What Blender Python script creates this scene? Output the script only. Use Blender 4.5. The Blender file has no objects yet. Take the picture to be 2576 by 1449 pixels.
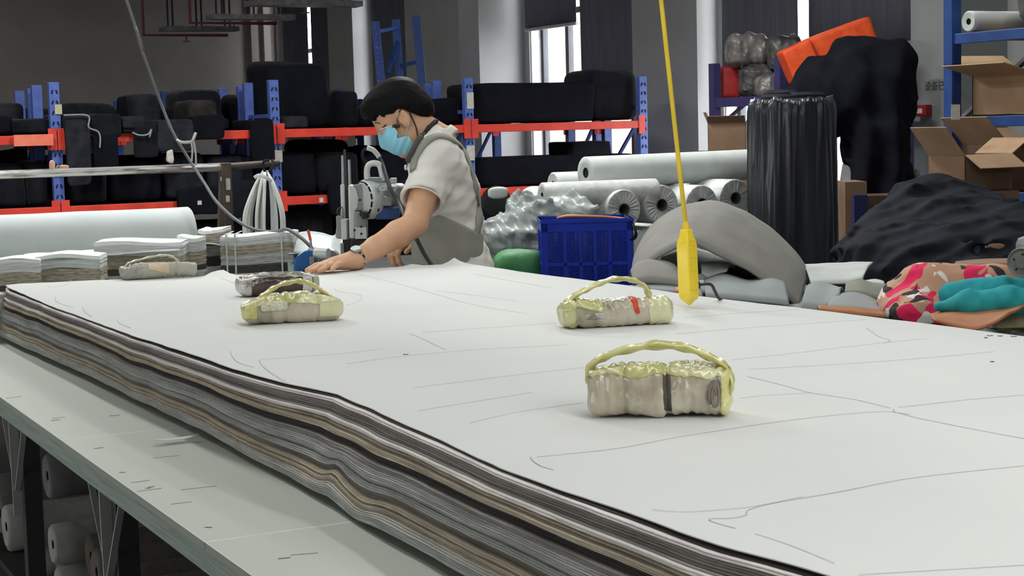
LP1, LP2, LP3, LP4, LP5, LP6 = 58.0, 33.0, 165.0, 90.0, 34.0, 82.0
import bpy, bmesh, math, random
import numpy as np
from mathutils import Vector, Matrix
from mathutils.bvhtree import BVHTree

C = bpy.context.scene.collection
rnd = random.Random(7)
PI = math.pi

# ---------------------------------------------------------------- camera and pixel rays
F_PX, CXP, CYP = 4200.0, 1288.0, 724.5
YAW = math.radians(27.0)
PITCH = math.atan(399.5 / F_PX)
ROLL = 0.026
CAM = np.array([0.0, 0.0, 1.40])
_F = np.array([math.sin(YAW) * math.cos(PITCH), math.cos(YAW) * math.cos(PITCH), -math.sin(PITCH)])
_R0 = np.array([math.cos(YAW), -math.sin(YAW), 0.0])
_U0 = np.cross(_R0, _F)
_R = math.cos(ROLL) * _R0 - math.sin(ROLL) * _U0
_U = math.sin(ROLL) * _R0 + math.cos(ROLL) * _U0
FH = np.array([math.sin(YAW), math.cos(YAW), 0.0])     # horizontal forward
RH = _R0                                               # horizontal right

def ray(px, py):
    return _F + _R * (px - CXP) / F_PX + _U * (CYP - py) / F_PX
def P(px, py, d):
    return CAM + ray(px, py) * d
def Zp(px, py, z):
    r = ray(px, py); return CAM + r * ((z - CAM[2]) / r[2])
def Yp(px, py, y):
    r = ray(px, py); return CAM + r * (y / r[1])
def Xp(px, py, x):
    r = ray(px, py); return CAM + r * (x / r[0])
def yz(px, z, x=None, y=None):
    """height-z point in the vertical plane x= or y= seen in pixel column px (near the horizon)"""
    py = 400
    for _ in range(6):
        p = Xp(px, py, x) if x is not None else Yp(px, py, y)
        dd = np.dot(p - CAM, _F)
        py += (p[2] - z) * F_PX / dd
    return p

# ---------------------------------------------------------------- colours and materials
def lin(c):
    if isinstance(c, str):
        c = tuple(int(c[i:i + 2], 16) for i in (0, 2, 4))
    out = []
    for v in c[:3]:
        v /= 255.0
        out.append(v / 12.92 if v <= 0.04045 else ((v + 0.055) / 1.055) ** 2.4)
    return tuple(out) + (1.0,)

_M = {}
def mat(name, col, rough=0.8, metal=0.0, col2=None, vs=8.0, bump=0.0, bs=60.0, coat=0.0, alpha=1.0, stretch=(1, 1, 1),
        emit=None, trans=0.0, ramp=(0.35, 0.65), spec=0.5, detail=4.0, sheen=0.0, wave=None):
    if name in _M:
        return _M[name]
    m = bpy.data.materials.new(name); m.use_nodes = True
    nt = m.node_tree; N = nt.nodes; L = nt.links
    b = N['Principled BSDF']
    b.inputs['Roughness'].default_value = rough
    b.inputs['Metallic'].default_value = metal
    b.inputs['Specular IOR Level'].default_value = spec
    b.inputs['Coat Weight'].default_value = coat
    b.inputs['Coat Roughness'].default_value = 0.12
    b.inputs['Alpha'].default_value = alpha
    b.inputs['Transmission Weight'].default_value = trans
    b.inputs['Sheen Weight'].default_value = sheen
    b.inputs['Base Color'].default_value = lin(col)
    tc = N.new('ShaderNodeTexCoord'); mp = N.new('ShaderNodeMapping')
    mp.inputs['Scale'].default_value = stretch
    L.new(tc.outputs['Object'], mp.inputs['Vector'])
    c2 = col2 if col2 is not None else tuple(max(0, v * 0.9) for v in (lin(col)[:3]))
    c2 = lin(col2) if col2 is not None else tuple(v * 0.82 for v in lin(col)[:3]) + (1,)
    nz = N.new('ShaderNodeTexNoise'); nz.inputs['Scale'].default_value = vs; nz.inputs['Detail'].default_value = detail
    L.new(mp.outputs['Vector'], nz.inputs['Vector'])
    rp = N.new('ShaderNodeValToRGB')
    rp.color_ramp.elements[0].position = ramp[0]; rp.color_ramp.elements[1].position = ramp[1]
    rp.color_ramp.elements[0].color = lin(col); rp.color_ramp.elements[1].color = c2
    L.new(nz.outputs['Fac'], rp.inputs['Fac']); L.new(rp.outputs['Color'], b.inputs['Base Color'])
    if bump > 0:
        n2 = N.new('ShaderNodeTexNoise'); n2.inputs['Scale'].default_value = bs; n2.inputs['Detail'].default_value = 3
        L.new(mp.outputs['Vector'], n2.inputs['Vector'])
        bp = N.new('ShaderNodeBump'); bp.inputs['Strength'].default_value = bump; bp.inputs['Distance'].default_value = 0.01
        L.new(n2.outputs['Fac'], bp.inputs['Height']); L.new(bp.outputs['Normal'], b.inputs['Normal'])
    if emit:
        b.inputs['Emission Color'].default_value = lin(emit[0]); b.inputs['Emission Strength'].default_value = emit[1]
    _M[name] = m
    return m

# ---------------------------------------------------------------- objects, things and parts
ORG = {}
def tag(o, label=None, cat=None, group=None, kind=None):
    if label: o['label'] = label
    if cat: o['category'] = cat
    if group: o['group'] = group
    if kind: o['kind'] = kind
    return o

def thing(name, label, cat, loc=(0, 0, 0), rz=0.0, group=None):
    o = bpy.data.objects.new(name, None); C.objects.link(o)
    o.empty_display_size = 0.05
    o.location = tuple(float(v) for v in loc); o.rotation_euler = (0, 0, rz)
    ORG[o] = (np.array([float(v) for v in loc]), rz)
    return tag(o, label, cat, group)

def dup(root, loc, rz=None, label=None, group=None):
    r = root.copy(); C.objects.link(r); r.location = tuple(float(v) for v in loc)
    if rz is not None: r.rotation_euler = (0, 0, rz)
    if label: r['label'] = label
    if group: r['group'] = group
    for ch in list(root.children):
        c = ch.copy(); C.objects.link(c); c.parent = r
        for g in list(ch.children):
            q = g.copy(); C.objects.link(q); q.parent = c
    return r

class MB:
    def __init__(s): s.v = []; s.f = []
    def add(s, V, F):
        o = len(s.v); s.v.extend([tuple(float(c) for c in p) for p in V]); s.f.extend([tuple(int(i) + o for i in q) for q in F]); return s
    def box(s, c, size, ax=None):
        hx, hy, hz = size[0] / 2, size[1] / 2, size[2] / 2
        V = np.array([(x, y, z) for x in (-hx, hx) for y in (-hy, hy) for z in (-hz, hz)])
        if ax is not None: V = V @ np.array(ax)
        V = V + np.array(c)
        return s.add(V, [(0, 1, 3, 2), (4, 6, 7, 5), (0, 4, 5, 1), (2, 3, 7, 6), (0, 2, 6, 4), (1, 5, 7, 3)])
    def span(s, a, b):
        a = np.array(a, float); b = np.array(b, float)
        return s.box((a + b) / 2, np.abs(b - a))
    def bar(s, p0, p1, w, h, up=(0, 0, 1)):
        p0 = np.array(p0, float); p1 = np.array(p1, float)
        d = p1 - p0; ln = np.linalg.norm(d); d = d / ln
        u = np.array(up, float)
        if abs(np.dot(u, d)) > 0.98: u = np.array((0, 1.0, 0))
        sd = np.cross(u, d); sd /= np.linalg.norm(sd); u = np.cross(d, sd)
        return s.box((p0 + p1) / 2, (ln, w, h), np.array([d, sd, u]))
    def tube(s, pts, r, n=10, cap=True):
        pts = [np.array(p, float) for p in pts]; k = len(pts)
        rs = r if hasattr(r, '__len__') else [r] * k
        V = []; prev = None
        for i, p in enumerate(pts):
            t = pts[min(i + 1, k - 1)] - pts[max(i - 1, 0)]
            t = t / (np.linalg.norm(t) + 1e-12)
            if prev is None:
                a = np.array((0, 0, 1.0)) if abs(t[2]) < 0.9 else np.array((1.0, 0, 0))
            else: a = prev
            a = a - np.dot(a, t) * t; a /= (np.linalg.norm(a) + 1e-12); prev = a
            b = np.cross(t, a)
            for j in range(n):
                th = 2 * PI * j / n
                V.append(p + rs[i] * (math.cos(th) * a + math.sin(th) * b))
        Fc = []
        for i in range(k - 1):
            for j in range(n):
                Fc.append((i * n + j, i * n + (j + 1) % n, (i + 1) * n + (j + 1) % n, (i + 1) * n + j))
        if cap:
            Fc.append(tuple(range(n))[::-1]); Fc.append(tuple((k - 1) * n + j for j in range(n)))
        return s.add(V, Fc)
    def lathe(s, prof, p0, axis=(0, 0, 1), n=24, cap=True):
        """prof: (radius, height along axis)"""
        ax = np.array(axis, float); ax /= np.linalg.norm(ax)
        a = np.array((0, 0, 1.0)) if abs(ax[2]) < 0.9 else np.array((1.0, 0, 0))
        a = a - np.dot(a, ax) * ax; a /= np.linalg.norm(a); b = np.cross(ax, a)
        V = []; Fc = []; k = len(prof)
        for (r, h) in prof:
            for j in range(n):
                th = 2 * PI * j / n
                V.append(np.array(p0) + ax * h + max(r, 1e-4) * (math.cos(th) * a + math.sin(th) * b))
        for i in range(k - 1):
            for j in range(n):
                Fc.append((i * n + j, i * n + (j + 1) % n, (i + 1) * n + (j + 1) % n, (i + 1) * n + j))
        if cap:
            Fc.append(tuple(range(n))[::-1]); Fc.append(tuple((k - 1) * n + j for j in range(n)))
        return s.add(V, Fc)
    def prism(s, poly, axis_o, ex, ey, ez, depth):
        """polygon (list of (a,b)) in the plane ex,ey at axis_o, extruded by depth along ez"""
        o = np.array(axis_o, float); ex, ey, ez = map(lambda q: np.array(q, float), (ex, ey, ez))
        n = len(poly)
        V = [o + ex * a + ey * b for a, b in poly] + [o + ex * a + ey * b + ez * depth for a, b in poly]
        Fc = [tuple(range(n))[::-1], tuple(range(n, 2 * n))] + [(i, (i + 1) % n, n + (i + 1) % n, n + i) for i in range(n)]
        return s.add(V, Fc)
    def soft(s, c, size, seed=0, e=0.45, amp=0.03, fr=9.0, ax=None, nu=28, nv=18, flat=True):
        """lumpy rounded block with a flattened base; e small = boxy, 1 = ellipsoid"""
        rg = np.random.RandomState(seed)
        u = np.linspace(-PI, PI, nu, endpoint=False); v = np.linspace(-PI / 2, PI / 2, nv)
        U, W = np.meshgrid(u, v, indexing='ij')
        sp = lambda a: np.sign(a) * np.abs(a) ** e
        X = sp(np.cos(W)) * sp(np.cos(U)); Y = sp(np.cos(W)) * sp(np.sin(U)); Z = sp(np.sin(W))
        V = np.stack([X * size[0] / 2, Y * size[1] / 2, Z * size[2] / 2], -1)
        q = V * fr
        nz = np.zeros(X.shape)
        for k in range(5):
            dv = rg.normal(size=3) * (0.7 + 0.5 * k); nz += np.sin(q @ dv + rg.uniform(0, 6.28)) / (1 + 0.5 * k)
        V = V * (1 + amp * nz[..., None])
        if flat: V[..., 2] = np.maximum(V[..., 2], -size[2] / 2 * 0.96)
        if ax is not None: V = V @ np.array(ax)
        V = V + np.array(c)
        Fc = []
        for i in range(nu):
            i2 = (i + 1) % nu
            for j in range(nv - 1):
                Fc.append((i * nv + j, i2 * nv + j, i2 * nv + j + 1, i * nv + j + 1))
        return s.add(V.reshape(-1, 3), Fc)
    def sheet(s, rows, th=0.004, th_dir=None):
        """closed thick sheet through a grid of points rows[i][j]"""
        A = np.array(rows, float); n, m = A.shape[:2]
        if th_dir is None:
            du = np.gradient(A, axis=0); dv = np.gradient(A, axis=1)
            nn = np.cross(du, dv); nn /= (np.linalg.norm(nn, axis=-1, keepdims=True) + 1e-12)
        else: nn = np.zeros_like(A) + np.array(th_dir)
        T = A + nn * th / 2; Bm = A - nn * th / 2
        V = np.concatenate([T.reshape(-1, 3), Bm.reshape(-1, 3)]); k = n * m; Fc = []
        for i in range(n - 1):
            for j in range(m - 1):
                a, b, c, d = i * m + j, (i + 1) * m + j, (i + 1) * m + j + 1, i * m + j + 1
                Fc.append((a, b, c, d)); Fc.append((k + d, k + c, k + b, k + a))
        ring = [(i, 0) for i in range(n)] + [(n - 1, j) for j in range(1, m)] + [(i, m - 1) for i in range(n - 2, -1, -1)] + [(0, j) for j in range(m - 2, 0, -1)]
        for q in range(len(ring)):
            a = ring[q][0] * m + ring[q][1]; b = ring[(q + 1) % len(ring)][0] * m + ring[(q + 1) % len(ring)][1]
            Fc.append((b, a, k + a, k + b))
        return s.add(V, Fc)
    def build(s, name, m, parent=None, smooth=False, bevel=0.0, local=False, angle=None):
        V = np.array(s.v, float).reshape(-1, 3)
        return mesh_obj(name, V, s.f, m, parent, smooth, bevel, local, angle)

def mesh_obj(name, V, Fc, m, parent=None, smooth=False, bevel=0.0, local=False, angle=None):
    V = np.array(V, float).reshape(-1, 3)
    me = bpy.data.meshes.new(name)
    if parent is not None:
        org, rz = ORG[parent]; loc = np.zeros(3)
        if not local:
            V = V - org
            if rz:
                c_, s_ = math.cos(-rz), math.sin(-rz)
                V = np.stack([V[:, 0] * c_ - V[:, 1] * s_, V[:, 0] * s_ + V[:, 1] * c_, V[:, 2]], -1)
    else:
        lo, hi = V.min(0), V.max(0); loc = np.array([(lo[0] + hi[0]) / 2, (lo[1] + hi[1]) / 2, lo[2]])
        V = V - loc
    if isinstance(Fc, np.ndarray):
        nf = len(Fc); me.vertices.add(len(V)); me.vertices.foreach_set('co', V.astype(np.float32).ravel())
        me.loops.add(nf * 4); me.loops.foreach_set('vertex_index', Fc.astype(np.int32).ravel())
        me.polygons.add(nf); me.polygons.foreach_set('loop_start', np.arange(0, nf * 4, 4, dtype=np.int32))
        me.polygons.foreach_set('loop_total', np.full(nf, 4, dtype=np.int32)); me.update(calc_edges=True); me.validate()
    else:
        me.from_pydata([tuple(p) for p in V], [], Fc); me.update()
        bm = bmesh.new(); bm.from_mesh(me); bmesh.ops.recalc_face_normals(bm, faces=bm.faces); bm.to_mesh(me); bm.free()
    if isinstance(m, (list, tuple)):
        for q in m: me.materials.append(q)
    else: me.materials.append(m)
    if smooth:
        me.polygons.foreach_set('use_smooth', np.ones(len(me.polygons), dtype=bool))
    o = bpy.data.objects.new(name, me); C.objects.link(o)
    if parent is not None:
        o.parent = parent; ORG[o] = ORG[parent]
    else:
        o.location = tuple(loc); ORG[o] = (loc, 0.0)
    if bevel > 0:
        b = o.modifiers.new('bevel', 'BEVEL'); b.width = bevel; b.segments = 2; b.limit_method = 'ANGLE'; b.angle_limit = math.radians(40)
    if angle is not None and smooth:
        me.set_sharp_from_angle(angle=math.radians(angle))
    return o

# ---------------------------------------------------------------- smooth solids on a voxel grid
def wob(X, Y, Z, fr, seed, st=(1, 1, 1), n=5, warp=0.8):
    rg = np.random.RandomState(seed); out = 0; prev = 0
    for i in range(n):
        d = rg.normal(size=3) * np.array(st) * fr * (0.6 + 0.45 * i)
        prev = np.sin(X * d[0] + Y * d[1] + Z * d[2] + rg.uniform(0, 6.28) + warp * prev)
        out = out + prev / (1 + 0.4 * i)
    return out / 2.6

def crumple(X, Y, Z, fr, seed, n=7, st=(1, 1, 1)):
    """sharp ridges between flat facets, 0 on the ridges, up to 1 in the valleys"""
    rg = np.random.RandomState(seed); out = 0; tot = 0
    for i in range(n):
        d = rg.normal(size=3) * np.array(st) * fr * (0.5 + 0.35 * i); e = rg.normal(size=3) * fr * .4
        w = np.abs(np.sin(X * d[0] + Y * d[1] + Z * d[2] + rg.uniform(0, 6.28) + 1.1 * np.sin(X * e[0] + Y * e[1] + Z * e[2])))
        a = 1 / (1 + .45 * i); out = out + a * w; tot += a
    return out / tot

class Vol:
    def __init__(s, lo, hi, h):
        s.lo = np.minimum(np.array(lo, float), np.array(hi, float)); s.hi = np.maximum(np.array(lo, float), np.array(hi, float)); s.h = h
        s.n = np.ceil((s.hi - s.lo) / h).astype(int) + 1
        s.d = np.full(tuple(s.n), 1.0, np.float32)
    def region(s, lo, hi):
        a = np.clip(np.floor((np.array(lo) - s.lo) / s.h).astype(int) - 2, 0, s.n)
        b = np.clip(np.ceil((np.array(hi) - s.lo) / s.h).astype(int) + 3, 0, s.n)
        if np.any(b <= a): return None
        ax = [(s.lo[i] + s.h * np.arange(a[i], b[i])).astype(np.float32) for i in range(3)]
        return (slice(a[0], b[0]), slice(a[1], b[1]), slice(a[2], b[2])), np.meshgrid(*ax, indexing='ij')
    def put(s, fn, lo, hi, k, op):
        r = s.region(np.array(lo) - k - 0.012, np.array(hi) + k + 0.012)
        if r is None: return s
        sl, (X, Y, Z) = r
        b = fn(X, Y, Z); a = s.d[sl]
        if op == 'u':
            if k > 0:
                h = np.maximum(k - np.abs(a - b), 0) / k; s.d[sl] = np.minimum(a, b) - h * h * k * 0.25
            else: s.d[sl] = np.minimum(a, b)
        else:
            b = -b
            if k > 0:
                h = np.maximum(k - np.abs(a - b), 0) / k; s.d[sl] = np.maximum(a, b) + h * h * k * 0.25
            else: s.d[sl] = np.maximum(a, b)
        return s
    def cone(s, p0, p1, r0, r1, k=0.0, op='u'):
        p0 = np.array(p0, float); p1 = np.array(p1, float); v = p1 - p0; vv = float(v @ v) + 1e-12
        def fn(X, Y, Z):
            t = np.clip(((X - p0[0]) * v[0] + (Y - p0[1]) * v[1] + (Z - p0[2]) * v[2]) / vv, 0, 1)
            return np.sqrt((X - p0[0] - t * v[0]) ** 2 + (Y - p0[1] - t * v[1]) ** 2 + (Z - p0[2] - t * v[2]) ** 2) - (r0 + (r1 - r0) * t)
        m = max(r0, r1)
        return s.put(fn, np.minimum(p0, p1) - m, np.maximum(p0, p1) + m, k, op)
    def chain(s, pts, rs, k=0.0, op='u'):
        for i in range(len(pts) - 1): s.cone(pts[i], pts[i + 1], rs[i], rs[i + 1], k, op)
        return s
    def capcone(s, p0, p1, r0, r1, k=0.0, op='u'):
        p0 = np.array(p0, float); p1 = np.array(p1, float); v = p1 - p0; ln = np.linalg.norm(v); v = v / ln
        def fn(X, Y, Z):
            t = (X - p0[0]) * v[0] + (Y - p0[1]) * v[1] + (Z - p0[2]) * v[2]
            rad = np.sqrt(np.maximum((X - p0[0]) ** 2 + (Y - p0[1]) ** 2 + (Z - p0[2]) ** 2 - t * t, 0))
            return np.maximum(rad - (r0 + (r1 - r0) * np.clip(t / ln, 0, 1)), np.maximum(-t, t - ln))
        m = max(r0, r1)
        return s.put(fn, np.minimum(p0, p1) - m, np.maximum(p0, p1) + m, k, op)
    def ell(s, c, r, ax=None, k=0.0, op='u'):
        c = np.array(c, float); r = np.array(r, float); A = np.eye(3) if ax is None else np.array(ax, float)
        def fn(X, Y, Z):
            D = (X - c[0], Y - c[1], Z - c[2])
            q = [(A[i, 0] * D[0] + A[i, 1] * D[1] + A[i, 2] * D[2]) / r[i] for i in range(3)]
            k0 = np.sqrt(q[0] ** 2 + q[1] ** 2 + q[2] ** 2) + 1e-9
            k1 = np.sqrt((q[0] / r[0]) ** 2 + (q[1] / r[1]) ** 2 + (q[2] / r[2]) ** 2) + 1e-9
            return k0 * (k0 - 1) / k1
        e = np.sqrt(((A * r[:, None]) ** 2).sum(0))
        return s.put(fn, c - e, c + e, k, op)
    def box(s, c, half, ax=None, rad=0.01, k=0.0, op='u'):
        c = np.array(c, float); half = np.array(half, float); A = np.eye(3) if ax is None else np.array(ax, float)
        def fn(X, Y, Z):
            D = (X - c[0], Y - c[1], Z - c[2])
            q = [np.abs(A[i, 0] * D[0] + A[i, 1] * D[1] + A[i, 2] * D[2]) - (half[i] - rad) for i in range(3)]
            out = np.sqrt(np.maximum(q[0], 0) ** 2 + np.maximum(q[1], 0) ** 2 + np.maximum(q[2], 0) ** 2)
            return out + np.minimum(np.maximum(q[0], np.maximum(q[1], q[2])), 0) - rad
        e = np.abs(A * half[:, None]).sum(0)
        return s.put(fn, c - e, c + e, k, op)
    def cut(s, p, nrm, k=0.0):
        """keep the side the normal points away from"""
        p = np.array(p, float); nrm = np.array(nrm, float); nrm = nrm / np.linalg.norm(nrm)
        sl, (X, Y, Z) = s.region(s.lo, s.hi)
        b = (X - p[0]) * nrm[0] + (Y - p[1]) * nrm[1] + (Z - p[2]) * nrm[2]
        a = s.d[sl]
        if k > 0:
            h = np.maximum(k - np.abs(a - b), 0) / k; s.d[sl] = np.maximum(a, b) + h * h * k * 0.25
        else: s.d[sl] = np.maximum(a, b)
        return s
    def rough(s, amp, fr, seed=1, st=(1, 1, 1), ridge=False, band=0.08):
        w = np.nonzero(np.abs(s.d) < band)
        X, Y, Z = [s.lo[i] + s.h * w[i] for i in range(3)]
        n = wob(X, Y, Z, fr, seed, st)
        if ridge: n = np.abs(n) * 2 - 0.7
        s.d[w] += (amp * n).astype(np.float32)
        return s
    def mesh(s):
        d = s.d.copy()
        d[0] = d[-1] = 1; d[:, 0] = d[:, -1] = 1; d[:, :, 0] = d[:, :, -1] = 1
        ins = d < 0
        cnt = np.zeros(tuple(s.n - 1), np.int8)
        for a in (0, 1):
            for b in (0, 1):
                for c in (0, 1):
                    cnt += ins[a:s.n[0] - 1 + a, b:s.n[1] - 1 + b, c:s.n[2] - 1 + c]
        act = (cnt > 0) & (cnt < 8)
        I = np.stack(np.nonzero(act), -1)
        idx = np.full(act.shape, -1, np.int32); idx[act] = np.arange(len(I))
        acc = np.zeros((len(I), 3)); num = np.zeros(len(I))
        cor = [(a, b, c) for a in (0, 1) for b in (0, 1) for c in (0, 1)]
        val = {q: d[I[:, 0] + q[0], I[:, 1] + q[1], I[:, 2] + q[2]].astype(float) for q in cor}
        for q in cor:
            for axi in range(3):
                if q[axi] == 0:
                    q2 = list(q); q2[axi] = 1; q2 = tuple(q2)
                    a, b = val[q], val[q2]; m = (a < 0) != (b < 0)
                    t = np.where(m, a / np.where(np.abs(a - b) < 1e-9, 1, a - b), 0)
                    p = np.array(q, float)[None, :].repeat(len(I), 0); p[:, axi] = t
                    acc += p * m[:, None]; num += m
        V = s.lo + s.h * (I + acc / np.maximum(num, 1)[:, None])
        Q = []
        for axi in range(3):
            o1, o2 = (axi + 1) % 3, (axi + 2) % 3
            sa = [slice(None)] * 3; sb = [slice(None)] * 3
            sa[axi] = slice(0, -1); sb[axi] = slice(1, None)
            df = ins[tuple(sa)] != ins[tuple(sb)]
            e = np.stack(np.nonzero(df), -1)
            ok = (e[:, o1] > 0) & (e[:, o2] > 0); e = e[ok]
            if len(e) == 0: continue
            inside0 = ins[e[:, 0], e[:, 1], e[:, 2]]
            def g(da, db):
                w = e.copy(); w[:, o1] += da; w[:, o2] += db
                return idx[w[:, 0], w[:, 1], w[:, 2]]
            q = np.stack([g(-1, -1), g(0, -1), g(0, 0), g(-1, 0)], -1)
            q[~inside0] = q[~inside0][:, ::-1]
            Q.append(q)
        Q = np.concatenate(Q)
        Q = Q[(Q >= 0).all(1)]
        return V, Q
    def build(s, name, m, parent=None, relax=2, local=False):
        V, Q = s.mesh()
        e = np.concatenate([Q[:, [0, 1]], Q[:, [1, 2]], Q[:, [2, 3]], Q[:, [3, 0]]])
        for _ in range(relax):
            acc = np.zeros_like(V); num = np.zeros(len(V))
            for a, b in ((0, 1), (1, 0)):
                np.add.at(acc, e[:, a], V[e[:, b]]); np.add.at(num, e[:, a], 1)
            V = 0.5 * V + 0.5 * acc / np.maximum(num, 1)[:, None]
        s.VQ = (V, Q)
        return mesh_obj(name, V, Q, m, parent, smooth=True, local=local)

def bvh(vq):
    V, Q = vq
    return BVHTree.FromPolygons([tuple(p) for p in V], [tuple(int(i) for i in q) for q in Q])
def hit(tree, px, py, off=0.0):
    r = Vector(ray(px, py)).normalized()
    h = tree.ray_cast(Vector(CAM), r)
    if h[0] is None: return None
    n = h[1] if h[1].dot(r) < 0 else -h[1]
    return np.array(h[0] + n * off), np.array(n)
def spline(pts, n=8):
    """Catmull-Rom through points"""
    A = np.array(pts, float); k = len(A); out = []
    for i in range(k - 1):
        p0, p1, p2, p3 = A[max(i - 1, 0)], A[i], A[i + 1], A[min(i + 2, k - 1)]
        for j in range(n):
            t = j / n
            out.append(0.5 * ((2 * p1) + (-p0 + p2) * t + (2 * p0 - 5 * p1 + 4 * p2 - p3) * t * t + (-p0 + 3 * p1 - 3 * p2 + p3) * t ** 3))
    out.append(A[-1]); return np.array(out)
def ribbon(mb, pts, nrm, w, th=0.003):
    """strap of width w following pts, facing nrm"""
    A = np.array(pts, float); Nn = np.array(nrm, float); k = len(A); rows = []
    for i in range(k):
        t = A[min(i + 1, k - 1)] - A[max(i - 1, 0)]; t /= np.linalg.norm(t) + 1e-12
        sd = np.cross(t, Nn[i]); sd /= np.linalg.norm(sd) + 1e-12
        rows.append([A[i] - sd * w / 2, A[i], A[i] + sd * w / 2])
    return mb.sheet(rows, th)
def loft(ca, da, cb, db, n=5, m=28, bulge=0.0, seed=0, wav=0.0):
    """rows between two picked outlines that lie at depths da and db"""
    def rs(c, d):
        pts = [P(q[0], q[1], q[2] if len(q) > 2 else d) for q in c]
        s = spline(pts, 10); L = np.r_[0, np.cumsum(np.linalg.norm(np.diff(s, axis=0), axis=1))]
        t = np.linspace(0, L[-1], m); return np.stack([np.interp(t, L, s[:, i]) for i in range(3)], -1)
    A, B = rs(ca, da), rs(cb, db); rows = []
    for i in range(n + 1):
        t = i / n; r = A * (1 - t) + B * t
        r = r + np.array((0, 0, 1.0)) * bulge * math.sin(PI * t)
        if wav:
            r = r + np.array((0, 0, 1.0)) * (wav * wob(r[:, 0], r[:, 1], r[:, 2], 14, seed))[:, None]
        rows.append(r)
    return rows
# ================================================================= camera
cam_d = bpy.data.cameras.new('camera'); cam_o = bpy.data.objects.new('camera', cam_d); C.objects.link(cam_o)
cam_d.sensor_width = 36.0; cam_d.lens = F_PX * 36.0 / 2576.0; cam_d.clip_end = 200; cam_d.clip_start = 0.05
M = Matrix(((_R[0], _U[0], -_F[0], CAM[0]), (_R[1], _U[1], -_F[1], CAM[1]), (_R[2], _U[2], -_F[2], CAM[2]), (0, 0, 0, 1)))
cam_o.matrix_world = M
bpy.context.scene.camera = cam_o
vs = bpy.context.scene.view_settings
vs.view_transform = 'Standard'; vs.look = 'None'; vs.gamma = 1.0; vs.exposure = 0.12; vs.use_curve_mapping = False

# ================================================================= materials
m_wall = mat('wall_paint', (136, 130, 126), 0.9, vs=1.5, col2=(128, 122, 118))
m_wallr = mat('side_wall_paint', (150, 150, 150), 0.9, vs=1.5, col2=(140, 140, 140))
m_col = mat('column_paint', (140, 145, 145), 0.85, vs=2, col2=(131, 136, 136))
m_floor = mat('concrete', (118, 120, 118), 0.6, vs=2.5, col2=(98, 100, 98), bump=0.1)
m_ceil = mat('ceiling_paint', (150, 150, 148), 0.95)
m_alu = mat('dark_window_metal', (70, 72, 76), 0.45, 0.6)
m_whiteframe = mat('white_reveal_paint', (225, 225, 225), 0.7)
m_glass = mat('window_glass', (250, 252, 255), 0.03, alpha=0.08)
m_blind = mat('blind_cloth', (84, 85, 94), 0.9, vs=20, stretch=(1, 1, 0.1), col2=(74, 75, 84), bump=0.05)
m_blindbar = mat('blind_bar', (150, 150, 150), 0.5)
m_peach = mat('facade_peach', (156, 130, 106), 0.9)
m_steel = mat('steel', (165, 165, 168), 0.35, 0.9, vs=20)
m_galv = mat('galvanised', (112, 110, 112), 0.45, 0.6, vs=14, col2=(84, 82, 84))
m_redpipe = mat('red_pipe_paint', (84, 36, 42), 0.5)
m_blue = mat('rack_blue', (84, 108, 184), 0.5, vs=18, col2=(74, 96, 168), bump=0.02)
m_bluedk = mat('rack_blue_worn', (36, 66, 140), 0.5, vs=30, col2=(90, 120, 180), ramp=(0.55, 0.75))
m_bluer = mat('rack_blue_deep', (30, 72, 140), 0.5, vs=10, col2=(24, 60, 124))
m_red = mat('rack_red', (222, 66, 46), 0.5, vs=10, col2=(204, 54, 40))
m_redlt = mat('rack_red_faded', (240, 130, 105), 0.5, vs=10, col2=(225, 110, 85))
m_hole = mat('dark_slot', (14, 16, 26), 0.9)
m_paper = mat('paper_label', (205, 200, 190), 0.8, vs=30, col2=(180, 176, 168))
m_black = mat('black_cloth', (18, 19, 25), 0.9, vs=14, col2=(26, 27, 34), bump=0.25, bs=26, sheen=0.05, spec=0.12)
m_black2 = mat('navy_black_cloth', (13, 14, 21), 0.92, vs=7, col2=(19, 20, 29), bump=0.2, bs=20, spec=0.12)
m_dgrey = mat('charcoal_cloth', (44, 46, 52), 0.85, vs=12, col2=(30, 32, 38), bump=0.3, bs=22, spec=0.12)
m_brownblk = mat('brown_black_cloth', (52, 48, 46), 0.85, vs=12, col2=(34, 32, 32), bump=0.3, bs=22, spec=0.12)

# ================================================================= shell
def struct(mb, name, m, bevel=0.0):
    o = mb.build(name, m, bevel=bevel); o['kind'] = 'structure'; return o
XW, YB, ZC = 8.5, 24.2, 4.4
struct(MB().span((-5, -4, -0.1), (XW + 0.3, YB + 0.3, 0)), 'floor', m_floor)
struct(MB().span((-5, -4, ZC), (XW + 0.3, YB + 0.3, ZC + 0.1)), 'ceiling', m_ceil)
struct(MB().span((-5, YB, 0), (XW + 0.3, YB + 0.2, ZC)), 'wall_back', m_wall)
struct(MB().span((-5.2, -4, 0), (-5, YB, ZC)), 'wall_left', m_wall)
struct(MB().span((-5.2, -4.2, 0), (XW + 0.3, -4, ZC)), 'wall_front', m_wall)
wins = [(21.6, 23.9), (19.12, 20.50), (13.70, 16.12), (9.92, 12.44)]
zs, zt_ = 0.75, 3.75
mbw = MB(); y0 = -4.0
for a, b in sorted(wins):
    mbw.span((XW, y0, 0), (XW + 0.25, a, ZC)); mbw.span((XW, a, 0), (XW + 0.25, b, zs)); mbw.span((XW, a, zt_), (XW + 0.25, b, ZC)); y0 = b
mbw.span((XW, y0, 0), (XW + 0.25, YB, ZC))
struct(mbw, 'wall_right', m_wallr)
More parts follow.
